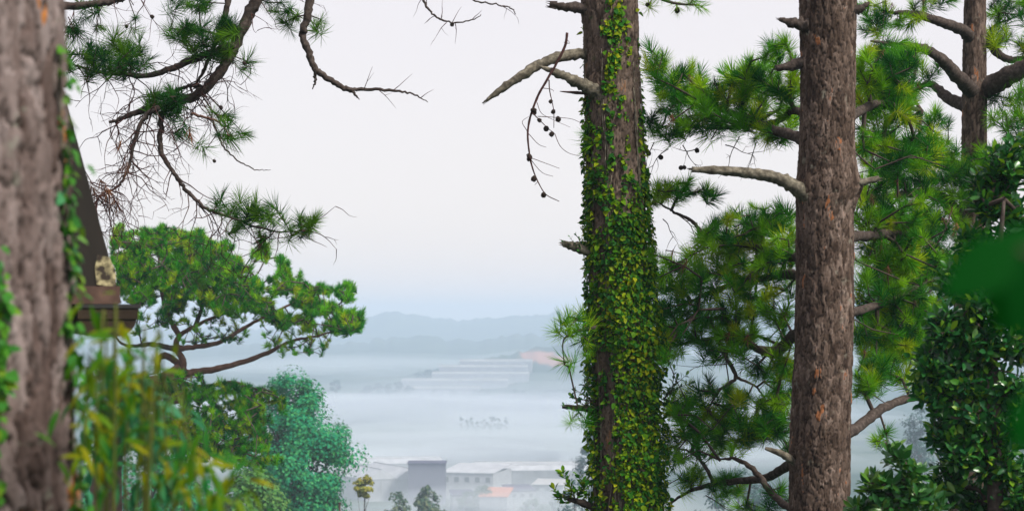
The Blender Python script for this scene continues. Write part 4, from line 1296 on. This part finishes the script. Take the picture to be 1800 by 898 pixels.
# ------------------------------------------------------------------ leafy crowns of broad-leaved trees
def broad_tree(name, label, px_top, py_top, d, width_px, mat, group=None, n_clump=60, per=90, leaf=0.2, crown_h=None, shape=1.0, trunk_r=None, flat=0.8, cat='tree', foot=None, lean=0.0):
    s = d / FOC
    top = P(px_top, py_top, d)
    g = gz(top) if foot is None else foot
    H = top[2] - g
    W = width_px * s / 2
    ch = (crown_h * s if crown_h else min(H * 0.8, W * 2.3))
    base = np.array([top[0] - lean * H, top[1], g - 0.2])
    t = thing(name, label, cat, base, group)
    r = trunk_r or max(0.08, W * 0.07)
    c0 = np.array([top[0], top[1], top[2] - ch / 2])
    tp = catmull(np.array([base, base * .5 + c0 * .5 + rng.normal(size=3) * r, c0 + [0, 0, ch * .1]]), 5)
    b = Bag()
    b.tube(tp, [r * 1.3, r, r * .4], 9, 0.06)
    cs = unit(rng.normal(size=(n_clump, 3))) * (0.45 + 0.5 * rng.random((n_clump, 1)) ** 0.5)
    zz = cs[:, 2]
    prof = np.where(zz > 0, (1 - zz * 0.45 * shape), 1 - 0.25 * np.abs(zz))
    cpos = c0 + cs * np.array([W * .92, W * .92, ch / 2 * .92]) * np.stack([prof, prof, np.ones_like(prof)], -1)
    L, Nn = [], []
    rad = W * (0.30 if n_clump < 60 else 0.24)
    for c in cpos:
        k = rng.normal(size=(per, 3))
        k = unit(k) * (rng.random((per, 1)) ** 0.4)
        L.append(c + k * rad * np.array([1, 1, flat]) * (0.5 + 0.9 * rng.random()))
        Nn.append(unit(k + unit(c - c0) * .6 + [0, 0, .5]))
        st = tp[rng.integers(len(tp) // 2, len(tp))]
        if rng.random() < 0.45:
            b.tube(catmull(np.array([st, (st + c) / 2 + rng.normal(size=3) * rad * .2 - [0, 0, rad * .2], c]), 4), [r * .35, r * .08], 5)
    L, Nn = np.vstack(L), np.vstack(Nn)
    R = frames(Nn + rng.normal(size=Nn.shape) * .3)
    q = np.array([[-.5, 0, 0], [0, -.36, .05], [.5, 0, 0], [0, .36, .05]]) * leaf
    sc = 0.6 + 0.8 * rng.random(len(L))
    V = (np.einsum('nij,vj->nvi', R * sc[:, None, None], q) + L[:, None]).reshape(-1, 3)
    F = np.arange(len(V)).reshape(-1, 4)
    obj('trunk', b.mesh('trunk', base), M['limb'], t)
    o = obj('crown', mesh('crown', V - base, F, smooth=False), mat, t)
    o['kind'] = 'stuff'
    return t


broad_tree('broadleaf_tree', 'large rounded blue-green leafy tree beside the flat-topped pine', 518, 634, 120, 250, M['broad'], n_clump=130, per=330, leaf=0.19, crown_h=350, shape=0.5)
broad_tree('broadleaf_tree', 'lower leafy tree in front of the large blue-green tree', 440, 800, 100, 190, M['broad2'], n_clump=80, per=120, leaf=0.22, crown_h=260, shape=0.5)
broad_tree('broadleaf_tree', 'leafy blue-green tree half hidden behind the drooping yellow leaves', 250, 690, 140, 300, M['broad'], n_clump=120, per=100, leaf=0.34, crown_h=420, shape=0.6)
broad_tree('young_tree', 'small slender tree with golden yellow crown near the greenhouses', 641, 833, 150, 42, M['yellowtree'], n_clump=22, per=60, leaf=0.22, crown_h=44, trunk_r=.07)
broad_tree('broadleaf_tree', 'grey-green hazy tree, right of the dark block, at the bottom edge', 752, 836, 260, 72, M['greytree'], n_clump=46, per=80, leaf=0.42, crown_h=150)
broad_tree('broadleaf_tree', 'smaller grey-green hazy tree below the twin-roofed greenhouse', 698, 856, 255, 60, M['greytree'], n_clump=36, per=80, leaf=0.42, crown_h=120)
broad_tree('broadleaf_tree', 'bare-looking hazy tree just left of the ivy trunk, low in the frame', 1010, 830, 330, 70, M['fartree'], n_clump=22, per=40, leaf=0.5, crown_h=150)
broad_tree('broadleaf_tree', 'dark hazy tree partly hidden behind the ivy trunk', 1040, 748, 420, 70, M['fartree'], n_clump=40, per=60, leaf=0.6, crown_h=150)
broad_tree('broadleaf_tree', 'hazy tree seen low between the ivy trunk and the bare trunk', 1300, 800, 300, 170, M['fartree'], n_clump=50, per=70, leaf=0.55, crown_h=240)
broad_tree('broadleaf_tree', 'hazy tree seen between the bare trunk and the glossy bush', 1615, 700, 420, 110, M['fartree'], n_clump=50, per=70, leaf=0.6, crown_h=220)

# fence post
pb = P(597, 884, 60)
post = thing('fence_post', 'thin dark post standing up at the bottom edge', 'post', np.array([pb[0], pb[1], gz(pb)]))
b = Bag()
b.tube(np.array([[pb[0], pb[1], gz(pb)], [pb[0], pb[1], pb[2]]]), [.035, .03], 8)
obj('pole', b.mesh('pole', post.location), M['twig'], post)
b = Bag()
b.tube(np.array([pb, pb + [0, 0, .03]]), [.045, .04], 8)
obj('post_cap', b.mesh('post_cap', post.location), M['twig'], post)

# ------------------------------------------------------------------ far buildings and greenhouses
M['poly'] = plain_mat('greenhouse_film', [(0.3, (0.30, 0.31, 0.33)), (0.7, (0.46, 0.47, 0.49))], 0.25, 0.5)
M['polywall'] = plain_mat('greenhouse_side_film', [(0.3, (0.22, 0.23, 0.25)), (0.7, (0.33, 0.34, 0.36))], 0.3, 0.6)
M['greyfilm'] = plain_mat('grey_greenhouse_film', [(0.3, (0.20, 0.20, 0.20)), (0.7, (0.33, 0.33, 0.33))], 0.08, 0.7)  # same film in a lower grey, so the terrace roofs stand out less
M['steel'] = plain_mat('galvanised_tube', [(0.3, (0.3, 0.3, 0.3)), (0.7, (0.42, 0.42, 0.42))], 2.0, 0.5)
M['mauve'] = plain_mat('mauve_cladding', [(0.3, (0.05, 0.045, 0.08)), (0.7, (0.07, 0.06, 0.10))], 0.8, 0.7)
M['plaster'] = plain_mat('pale_plaster', [(0.3, (0.28, 0.29, 0.31)), (0.7, (0.38, 0.39, 0.41))], 0.6, 0.8)
M['glass'] = plain_mat('dark_window', [(0.3, (0.05, 0.06, 0.07)), (0.7, (0.08, 0.09, 0.1))], 1.0, 0.2, 0.5)
M['redroof'] = plain_mat('rusty_sheet_roof', [(0.3, (0.38, 0.15, 0.09)), (0.7, (0.5, 0.22, 0.13))], 0.6, 0.8)


def rotz(a):
    return np.array([[math.cos(a), -math.sin(a), 0], [math.sin(a), math.cos(a), 0], [0, 0, 1]])


def place(px, py, d):
    p = P(px, py, d)
    return np.array([p[0], p[1], min(p[2], gz(p) + 40)])


def part(parent, name, mat, fn):
    b = Bag()
    fn(b)
    return obj(name, b.mesh(name, smooth=False), mat, parent)


def greenhouse(label, px, py, d, width, depth, wall, rise, spans, rot=0.0, group=None, roofmat='poly', wallmat=None):
    """Gabled polythene spans side by side on posts."""
    base = place(px, py, d)
    t = thing('greenhouse', label, 'greenhouse', base, group)
    t.rotation_euler = (0, 0, rot)
    fnd = max(0.5, base[2] - gz(base) + 1.5)
    sw = width / spans
    part(t, 'wall', M['polywall'], lambda b: b.box((-width / 2, -depth / 2, -fnd), (width / 2, depth / 2, wall)))
    for k in range(spans):
        x0 = -width / 2 + k * sw
        xs = np.linspace(0, 1, 7)
        prof = np.stack([x0 + xs * sw, wall + 0.02 + rise * (1 - np.abs(2 * xs - 1)) ** 0.9], -1)

        def fn(b, prof=prof):
            n_ = len(prof)
            V = []
            for yy in (-depth / 2 - .25, depth / 2 + .25):
                V += [[x_, yy, z_] for x_, z_ in prof]
            F = [[i_, i_ + 1, i_ + 1 + n_, i_ + n_] for i_ in range(n_ - 1)]
            b.add(np.array(V), np.array(F), np.array([list(range(n_))]), np.array([list(range(n_, 2 * n_))[::-1]]))
        r = part(t, 'roof_span', M[roofmat], fn)
        part(r, 'ridge_beam', M['steel'], lambda b: b.box((x0 + sw / 2 - .12, -depth / 2 - .4, wall + rise), (x0 + sw / 2 + .12, depth / 2 + .4, wall + rise + .2)))
        part(r, 'gutter', M['steel'], lambda b: b.box((x0 + sw - .15, -depth / 2 - .4, wall - .15), (x0 + sw + .15, depth / 2 + .4, wall + .12)))
    for k in range(spans * 2 + 1):
        x_ = -width / 2 + k * sw / 2
        part(t, 'post', M['steel'], lambda b: b.box((x_ - .12, -depth / 2 - .2, -fnd), (x_ + .12, -depth / 2 - .02, wall - .2)))
    return t


def block(name, label, px, py, d, w, dep, h, wallm, roofm, rot=0.0, wins=0, cat='building', slope=0.6):
    base = place(px, py, d)
    t = thing(name, label, cat, base)
    t.rotation_euler = (0, 0, rot)
    fnd = max(0.5, base[2] - gz(base) + 1.5)
    part(t, 'wall', M[wallm], lambda b: b.box((-w / 2, -dep / 2, -fnd), (w / 2, dep / 2, h)))

    def roof(b):
        o = .35
        V = np.array([[-w / 2 - o, -dep / 2 - o, h + .01], [w / 2 + o, -dep / 2 - o, h + .01], [w / 2 + o, dep / 2 + o, h + .01 + slope], [-w / 2 - o, dep / 2 + o, h + .01 + slope]])
        V = np.vstack([V, V + [0, 0, .22]])
        b.add(V, np.array([[3, 2, 1, 0], [4, 5, 6, 7], [0, 1, 5, 4], [1, 2, 6, 5], [2, 3, 7, 6], [3, 0, 4, 7]]))
    part(t, 'roof', M[roofm], roof)
    for k in range(wins):
        x_ = -w / 2 + (k + .5) * w / wins
        wd = part(t, 'window', M['plaster'], lambda b: b.box((x_ - w / wins * .28, -dep / 2 - .08, h * .35), (x_ + w / wins * .28, -dep / 2 - .005, h * .8)))
        part(wd, 'pane', M['glass'], lambda b: b.box((x_ - w / wins * .22, -dep / 2 - .11, h * .4), (x_ + w / wins * .22, -dep / 2 - .083, h * .75)))
    return t


greenhouse('pale greenhouse with several roof ridges, lowest on the valley floor at its left', 664, 858, 700, 22, 34, 4.6, 3.4, 2, rot=0.45)
block('shed', 'dark mauve block standing between pale roofs on the valley floor', 751, 846, 680, 12.6, 9, 6.4, 'mauve', 'mauve', 0.0, 0, slope=0.3)
block('packing_house', 'white flat-roofed building right of the dark mauve block', 838, 852, 715, 19, 26, 5.2, 'plaster', 'poly', -0.25, 5, slope=1.6)
greenhouse('long pale greenhouse stretching right, behind the white flat-roofed building', 935, 838, 780, 26, 44, 3.6, 1.8, 3, rot=1.62)
greenhouse('pale greenhouse behind the dark mauve block', 690, 824, 830, 20, 40, 3, 1.8, 2, rot=1.66)
block('shed', 'small shed with rust-red roof low on the valley floor', 872, 884, 640, 9, 9, 2.4, 'plaster', 'redroof', -0.2, 0, slope=2.2)
block('small_house', 'small pale house right of the rust-red shed, low in the valley', 912, 878, 660, 9, 8, 3.2, 'plaster', 'mauve', 0.3, 3, slope=1.4)
block('small_house', 'small house with grey roof at the far right of the valley floor', 968, 868, 690, 11, 8, 3.4, 'polywall', 'steel', -0.3, 3, slope=1.4)
block('small_house', 'tiny pale house left of the rust-red shed, bottom of the valley', 812, 884, 650, 7, 7, 2.8, 'polywall', 'mauve', 0.15, 2, slope=1.2)
greenhouse('pale greenhouse in the mist right of the dark tree clump', 900, 750, 1240, 20, 26, 3, 1.6, 2, rot=1.75)
greenhouse('pale greenhouse in the mist, nearest the ivy trunk', 970, 744, 1270, 20, 28, 3, 1.6, 2, rot=1.68)
greenhouse('pale greenhouse in the mist, furthest back behind its two neighbours', 920, 732, 1330, 16, 46, 3, 1.6, 2, rot=1.6)
names = ['lowest', 'second lowest', 'middle', 'second highest', 'highest']
spec = [(775, 688, 1560, 62, 14), (800, 674, 1590, 84, 16), (845, 662, 1615, 78, 16), (850, 650, 1640, 72, 16), (872, 640, 1665, 60, 16)]
for k, (px, py, d, w, dp) in enumerate(spec):
    greenhouse('%s of the pale terraced greenhouses on the far slope' % names[k], px, py, d, dp, w, 2.6, 1.5, 2, rot=1.52, roofmat='greyfilm', group='terraced greenhouses on the far slope')

BUSH = [(820, 862, 40, 'hazy grey-green bushy tree at the left of the rust-red shed'), (848, 852, 46, 'hazy grey-green bushy tree behind the rust-red shed'), (935, 872, 50, 'hazy grey-green bushy tree in front of the small grey-roofed house'), (985, 858, 54, 'hazy grey-green bushy tree just left of the lowest leafy sprig'), ]
for x, y, w, lab in BUSH:
    broad_tree('bushy_tree', lab, x, y, 640, w, M['greytree'], n_clump=26, per=44, leaf=.7, crown_h=w)

# trees far out in the mist
FAR = [(592, 664, 1500, 28, 'round tree standing alone at the left end of the misty spur')]
for k, (x, y, w) in enumerate([(648, 674, 20), (664, 671, 24), (684, 674, 22), (700, 668, 20), (640, 682, 16), (718, 676, 20)]):
    FAR.append((x, y, 1540, w, None))
for (px, py, d, w, lab) in FAR:
    broad_tree('far_tree', lab or 'bushy tree in the row on the misty spur, left of the terraces', px, py, d, w, M['fartree'], None if lab else 'row of trees on the misty spur', n_clump=16, per=26, leaf=1.5, crown_h=w * .95)
for (x, y, w, h) in [(811, 727, 9, 32), (820, 733, 9, 28), (829, 729, 9, 30), (839, 736, 14, 24), (851, 731, 18, 28), (864, 727, 20, 30), (877, 732, 16, 26), (889, 731, 12, 28)]:
    broad_tree('far_tree', 'dark tree in the small clump rising out of the valley mist', x, y, 1130, w, M['fartree'], 'tree clump in the valley mist', n_clump=10, per=22, leaf=1.1, crown_h=h)
for (x, y, w) in [(738, 650, 22), (752, 647, 24), (768, 646, 22)]:
    broad_tree('far_tree', 'dark tree in the short row above the terraced greenhouses', x, y, 1760, w, M['fartree'], 'tree row above the terraces', n_clump=12, per=20, leaf=1.6, crown_h=w * .8)

for k, x in enumerate(range(742, 940, 18)):
    broad_tree('far_tree', 'tree in the hazy belt just below the terraced greenhouses', x + rng.normal() * 5, 690 - k * .9 + rng.normal() * 3, 1500, 18 + 8 * rng.random(), M['fartree'], 'tree belt below the terraces', n_clump=12, per=20, leaf=1.5, crown_h=17)
for x, y, w in ((975, 660, 40), (1005, 648, 46), (1028, 672, 40), (950, 676, 34), (990, 684, 36)):
    broad_tree('far_tree', 'hazy tree on the slope right of the terraced greenhouses', x, y, 1600, w, M['fartree'], 'trees right of the terraces', n_clump=16, per=24, leaf=1.6, crown_h=w * .8)

# ------------------------------------------------------------------ house corner behind the near trunk
M['dark_wood'] = plain_mat('dark_stained_board', [(0.3, (0.008, 0.006, 0.004)), (0.7, (0.016, 0.011, 0.007))], 14.0, 0.7, 0.3, stretch=(1, 1, .2))
M['brown_wood'] = plain_mat('brown_timber', [(0.3, (0.05, 0.026, 0.018)), (0.6, (0.09, 0.05, 0.036)), (0.8, (0.16, 0.09, 0.06))], 12.0, 0.75, 0.3, 0.3, 0.01)
M['gutter'] = plain_mat('painted_brown_gutter', [(0.3, (0.022, 0.014, 0.008)), (0.7, (0.04, 0.026, 0.014))], 9.0, 0.5, 0.2)
M['gutter_rim'] = plain_mat('dark_gutter_rim', [(0.3, (0.014, 0.013, 0.012)), (0.7, (0.022, 0.02, 0.019))], 9.0, 0.5, 0.4)
m, n, out = newmat('lichened_board')
f = noise_node(n, 22.0, 4.0)
p = n.nodes.new('ShaderNodeBsdfPrincipled')
n.links.new(ramp(n, [(0.42, (0.03, 0.02, 0.014)), (0.52, (0.20, 0.17, 0.09)), (0.62, (0.42, 0.36, 0.2))], f), p.inputs['Base Color'])
p.inputs['Roughness'].default_value = 0.95
n.links.new(p.outputs[0], out.inputs['Surface'])
M['lichen'] = m
DH = 9.0
SH = DH / FOC
hb = P(188, 537, DH)
house = thing('house', 'corner of a steep-roofed brown house behind the near trunk', 'house', np.array([hb[0], hb[1], gz(hb)]))
house.rotation_euler = (0, 0, math.radians(15.5))
gh = hb[2] - gz(hb)                      # gutter rim above the house's base
LEN = 5.0
X = lambda px: (px - 188) * SH
Z = lambda py: gh + (537 - py) * SH
slope = (537 - 170) / (212 - 113.0)
xe, zr = X(212), Z(532)
hx = 1.15
ridge = (xe - hx, zr + hx * slope)


def prism(b, poly, y0, y1):
    n_ = len(poly)
    V = [[x_, y0, z_] for x_, z_ in poly] + [[x_, y1, z_] for x_, z_ in poly]
    F = [[i_, (i_ + 1) % n_, (i_ + 1) % n_ + n_, i_ + n_] for i_ in range(n_)]
    b.add(np.array(V), np.array(F), np.array([list(range(n_))[::-1]]), np.array([list(range(n_, 2 * n_))]))


xl = ridge[0] * 2 - xe
tw_ = .035
part(house, 'roof', M['dark_wood'], lambda b: (prism(b, [(xe, zr), ridge, (ridge[0], ridge[1] - .3), (xe - .07, zr)], .05, LEN), prism(b, [(xl, zr), (xl + .07, zr), (ridge[0] - .002, ridge[1] - .3), (ridge[0] - .002, ridge[1])], .05, LEN)))
part(house, 'bargeboard', M['dark_wood'], lambda b: prism(b, [(xe + .004, zr - .002), (ridge[0], ridge[1] + .01), (ridge[0], ridge[1] - .55), (xe - .145, zr - .002)], .0, .045))
gable = part(house, 'gable_wall', M['brown_wood'], lambda b: prism(b, [(xe - .10, zr + .005), (ridge[0], ridge[1] - .35), (xl + .10, zr + .005)], .12, LEN - .3))
part(house, 'lichen_patch', M['lichen'], lambda b: prism(b, [(X(170), Z(500)), (X(203), Z(505)), (X(203), Z(476)), (X(192), Z(452)), (X(172), Z(448)), (X(167), Z(470))], -.006, .003))
part(house, 'eave_block', M['brown_wood'], lambda b: b.box((X(60), -.03, Z(534)), (X(210), .3, Z(503))))
part(house, 'soffit', M['dark_wood'], lambda b: b.box((xl + .02, .05, Z(537)), (X(150), LEN, Z(532))))
hw = part(house, 'wall', M['brown_wood'], lambda b: b.box((xl + .3, .35, 0), (X(105), LEN - .3, Z(538))))
xa, xb = xl + .12, xe - .12
for k in range(14):                                  # upright boards of the gable
    x0, x1 = xa + (xb - xa) * k / 14 + .006, xa + (xb - xa) * (k + 1) / 14 - .006
    top = lambda x_: zr + (min(x_ - xl, xe - x_)) * slope - .38
    if min(top(x0), top(x1)) > zr + .05:
        part(gable, 'plank', M['brown_wood'], lambda b: prism(b, [(x0, zr + .008), (x1, zr + .008), (x1, top(x1)), (x0, top(x0))], .092 + .006 * rng.random(), .118))
nb_ = int((Z(538) - .02) / .17)
for k in range(nb_):                                 # level boards of the wall below
    part(hw, 'plank', M['brown_wood'], lambda b: b.box((xl + .31, .318 + .008 * rng.random(), .01 + k * .17), (X(104), .348, .01 + k * .17 + .158)))
gr_ = 52 * SH
th_ = np.linspace(math.pi, 2 * math.pi, 17)
prof = [(gr_ * np.sign(math.cos(t)) * abs(math.cos(t)) ** .72, gr_ * .98 * -abs(math.sin(t)) ** .8) for t in th_]
gut = part(house, 'gutter', M['gutter'], lambda b: prism(b, [(x_, gh + z_ - .012) for x_, z_ in prof], -.06, LEN))
part(gut, 'rim', M['gutter_rim'], lambda b: b.box((-gr_ - .012, -.075, gh - .011), (gr_ + .012, LEN, gh + .006)))
part(gut, 'end_band', M['gutter'], lambda b: b.box((-gr_ * .99, -.068, gh - .06), (gr_ * .985, -.061, gh - .013)))

# ------------------------------------------------------------------ near trunk at the left edge, out of focus
D6 = 4.6
S6 = D6 / FOC
n_px = [(-420, -112, 195), (-60, -98, 197), (0, -97, 197), (200, -92, 199), (400, -86, 201), (600, -78, 203), (900, -72, 205), (1400, -66, 212), (3000, -50, 240), (5200, -40, 300)][::-1]
n_path = np.array([P(c, y, D6) for y, c, hw in n_px])
n_path[0][2] = gz(n_path[0]) - .2
n_rad = np.array([hw * S6 for y, c, hw in n_px])
pine6 = thing('pine_tree', 'close-up grey-pink pine trunk with big bark plates, out of focus', 'tree', n_path[0])
trunk_obj(pine6, n_path, n_rad, D6, M['bark_near'], z_fine=(P(0, 1080, D6)[2], P(0, -260, D6)[2]), cw=0.052, stretch=2.6, res=0.005, seed=21, depth=0.022, fine_amt=0.55, rust=.88)
ivy2 = thing('ivy', 'strands of bright ivy creeping up the near trunk at the left edge', 'ivy', n_path[0] + [0.1, -0.35, 0])
strands = [([(115, 215), (122, 260), (120, 300), (125, 340), (118, 380), (124, 420), (122, 470), (124, 520), (118, 560), (128, 600), (122, 640), (130, 690), (128, 740), (136, 800), (132, 860), (130, 930)], 1.0),
           ([(28, 460), (35, 500), (42, 540), (40, 590), (36, 640), (40, 690), (30, 730), (26, 780), (20, 820), (24, 860), (20, 930)], 1.0),
           ([(102, 90), (108, 130), (112, 170), (114, 215)], .5), ([(18, 740), (14, 800), (34, 840), (12, 880)], 1.0)]
b = Bag()
L, NN = [], []
for st, k in strands:
    st = catmull(np.array(st, float), 6)
    z_ = (HOR - st[:, 1]) * S6
    cxx, r_ = np.interp(z_, n_path[:, 2], n_path[:, 0]), np.interp(z_, n_path[:, 2], n_rad)
    sx = np.clip(((st[:, 0] - 900) * S6 - cxx) / r_, -.995, .995)
    t_ = np.arcsin(sx)
    nr_ = np.stack([np.sin(t_), -np.cos(t_), 0 * t_], -1)
    pts = np.stack([cxx, np.full_like(cxx, D6), z_], -1) + nr_ * (r_ + .008)[:, None]
    b.tube(pts, [.004, .003], 5)
    for q_, nn_ in zip(pts, nr_):
        for _ in range(3):
            if rng.random() < .62 * k:
                L.append(q_ + nn_ * (.004 + .012 * rng.random()) + rng.normal(size=3) * [.009, .006, .014])
                NN.append(nn_)
obj('vine_stem', b.mesh('vine_stem', ivy2.location), M['limb_grey'], ivy2)
L, NN = np.array(L), np.array(NN)
scatter(ivy2, 'leaf', [leaf_template(.034, .028, .3, .2), leaf_template(.03, .022, .2, .2)], L, leaf_frames(NN * .3 + [0, 0, -.5] + rng.normal(size=L.shape) * .5, NN + [0, 0, .5] + rng.normal(size=L.shape) * .3), .7 + .5 * rng.random(len(L)), M['ivy_near'], 'leaves', 300)

# ------------------------------------------------------------------ drooping plant in front of the house corner
D7 = 4.2
def droop_plant(label, stems, mat, d, leaf_l, leaf_w, seed_n=1.0):
    root = P(stems[0][0][0], 1500, d)
    root[2] = gz(root)
    t = thing('leafy_shrub', label, 'shrub', root)
    L, T, Fc = [], [], []
    b = Bag()
    for st in stems:
        p_ = PP([q_ if len(q_) > 2 else (q_[0], q_[1], d + rng.normal() * .12) for q_ in st])
        p_ = np.vstack([root + rng.normal(size=3) * [.08, .08, 0], p_])
        c_ = catmull(p_, 10)
        b.tube(c_, [.004, .0022, .0012, .001], 6)
        vis = c_[c_[:, 2] > P(0, 940, d)[2]]
        for k, q_ in enumerate(vis):
            for _ in range(2):
                if rng.random() < .85 * seed_n:
                    a_ = rng.random() * 2 * math.pi
                    dr = np.array([math.cos(a_) * .8, math.sin(a_) * .5, -.55 + rng.normal() * .45])
                    L.append(q_ + rng.normal(size=3) * .03)
                    T.append(dr)
                    Fc.append(np.array([math.cos(a_) * .6, math.sin(a_) * .6 - .5, .7]))
    obj('stem', b.mesh('stem', root), M['ivy_stem'], t)
    L, T, Fc = np.array(L), np.array(T), np.array(Fc)
    scatter(t, 'leaf', [leaf_template(leaf_l, leaf_w, .2, .25, 6, 'lance'), leaf_template(leaf_l * .85, leaf_w, .3, .35, 6, 'lance')], L, leaf_frames(T, Fc), .7 + .5 * rng.random(len(L)), mat, 'leaves', 300)


droop_plant('shrub of drooping yellow-green leaves at the bottom left, slightly blurred', [
    [(190, 900), (165, 760), (152, 680), (155, 625), (170, 605)], [(200, 900), (195, 760), (200, 670), (205, 630), (222, 612)],
    [(240, 900), (250, 820), (262, 760), (270, 735)], [(260, 920), (300, 840), (330, 790), (345, 775)], [(250, 950), (310, 890), (350, 850), (370, 840)],
    [(250, 980), (340, 900), (400, 850), (425, 838)], [(220, 980), (290, 900), (310, 850), (318, 800)], [(170, 960), (140, 860), (150, 780), (145, 720)], [(250, 990), (370, 920), (410, 880), (440, 860)],
    [(185, 930), (180, 820), (190, 700), (182, 640), (190, 615)]], M['droop'], D7, 0.06, 0.014, .5)
droop_plant('darker leafy shrub behind the drooping yellow-green one', [
    [(260, 960), (270, 860), (280, 780), (275, 730)], [(200, 960), (200, 840), (215, 740), (222, 690)], [(320, 960), (300, 870), (268, 780), (255, 740)], [(220, 960), (230, 880), (180, 800), (160, 770)], [(300, 990), (380, 930), (360, 880)]],
    leaf_mat('blue_green_leaves', [(0.0, (0.015, 0.10, 0.05)), (0.6, (0.03, 0.16, 0.06)), (1.0, (0.05, 0.2, 0.10))], .4, .3), 5.2, 0.085, 0.027, .5)

# ------------------------------------------------------------------ glossy-leaved bush at the right
D8 = 12.0
def glossy(label, trunk_px, pads, dens, per, mat, d, leaf_l, name='broadleaf_shrub', lw=.40):
    root = P(trunk_px[0][0], trunk_px[0][1], d)
    root[2] = gz(root) - .1
    t = thing(name, label, 'shrub', root)
    q_ = np.vstack([root, PP(trunk_px[1:], d)])
    V, F, T = tube(catmull(q_, 6), [.08, .05, .03, .01], 10, .06)
    obj('trunk', mesh('trunk', V - root, [F, T]), M['limb'], t)
    tips = pads_tips(pads, dens, .2, .2)
    nodes, par, tn = twig_net(catmull(q_, 6)[4:], tips, .15, .3)
    A_, B_, ra, rb = net_twigs(nodes, par, tn, .0028, .016)
    V, F = edges_prisms(A_, B_, ra, rb)
    o_ = obj('twigs', mesh('twigs', V - root, F), M['twig'], t)
    o_['kind'] = 'stuff'
    dr = unit(unit(nodes[tn] - nodes[par[tn]]) * .5 + [0, -.25, .55] + rng.normal(size=tips.shape) * .3)
    L, T, Fc = whorl_leaves(tips, dr, per, (22, 82), .08)
    scatter(t, 'leaf', [leaf_template(leaf_l, leaf_l * lw, .25, .12, 6, 'obovate'), leaf_template(leaf_l, leaf_l * lw * .9, .35, .22, 6, 'obovate')], L, leaf_frames(T, Fc), .7 + .45 * rng.random(len(L)), mat, 'leaves', 300, key_seen(L))


glossy('dense dark bush of glossy leaves filling the lower right', [(1760, 1500), (1750, 900), (1745, 600), (1765, 350)], [
    (1790, 265, 22, 26, 12.3), (1735, 325, 30, 26, 12.3), (1770, 300, 40, 45, 12.2), (1745, 360, 44, 40, 12.2), (1785, 400, 30, 60, 12.2), (1720, 430, 40, 40, 12.2), (1770, 480, 50, 40, 12), (1690, 500, 44, 40, 12.2), (1740, 540, 60, 40, 12), (1670, 580, 40, 44, 12), (1730, 610, 60, 44, 12), (1790, 600, 30, 60, 12),
    (1640, 640, 36, 36, 12), (1690, 660, 50, 40, 12), (1755, 680, 50, 44, 12), (1630, 690, 34, 26, 12), (1680, 720, 44, 34, 12), (1740, 750, 50, 40, 12), (1790, 740, 30, 50, 12), (1690, 790, 44, 40, 12), (1755, 820, 50, 44, 12), (1665, 850, 34, 40, 12.2), (1790, 870, 40, 44, 12), (1720, 880, 50, 40, 12.2), (1655, 760, 26, 24, 12)],
    105, 8, M['shrub'], D8, .085)
glossy('lower bush of lighter glossy leaves at the foot of the bare trunk', [(1585, 1600), (1580, 1050), (1575, 900), (1580, 850)], [
    (1575, 800, 20, 24, 11.4), (1535, 850, 30, 24, 11.4), (1565, 860, 34, 30, 11.4), (1612, 830, 26, 24, 11.4), (1600, 870, 40, 26, 11.4), (1520, 890, 26, 16, 11.4), (1640, 880, 26, 20, 11.4), (1555, 895, 40, 14, 11.4)],
    230, 8, M['shrub_light'], 11.4, .098, lw=.36)

# ------------------------------------------------------------------ leaves right in front of the lens
D9 = 1.25
nb = P(1900, 480, D9)
root = np.array([nb[0] + .25, nb[1], gz(nb)])
nl = thing('leafy_branch', 'strongly blurred green leaves very near the lens at the right edge', 'branch', root)
b = Bag()
b.tube(catmull(np.array([root, root + [0, 0, 4.2], P(1960, 600, D9), P(1860, 470, D9), P(1790, 440, D9)]), 8), [.02, .012, .004, .002], 7)
b.tube(catmull(np.array([P(1960, 700, D9), P(1900, 690, D9), P(1840, 690, D9)]), 8), [.004, .002], 5)
obj('stem', b.mesh('stem', root), M['limb'], nl)
for (x0, y0, x1, y1, wd, dz) in [(1790, 430, 1655, 520, .036, 0), (1800, 440, 1760, 590, .04, .03), (1840, 450, 1790, 600, .04, .0), (1830, 690, 1790, 800, .03, 0), (1850, 430, 1700, 455, .032, .05)]:
    a_, b_ = P(x0, y0, D9 + dz), P(x1, y1, D9 + dz)
    V, F = leaf_template(float(np.linalg.norm(b_ - a_)), wd, .15, .1, 9, 'ovate')
    R_ = leaf_frames((b_ - a_)[None], np.array([[.2, -1, .4]]))[0]
    me = mesh('leaf', (V @ R_.T) + a_ - root, F, {'tint': np.zeros(len(V))})
    obj('leaf', me, M['near_leaf'], nl)
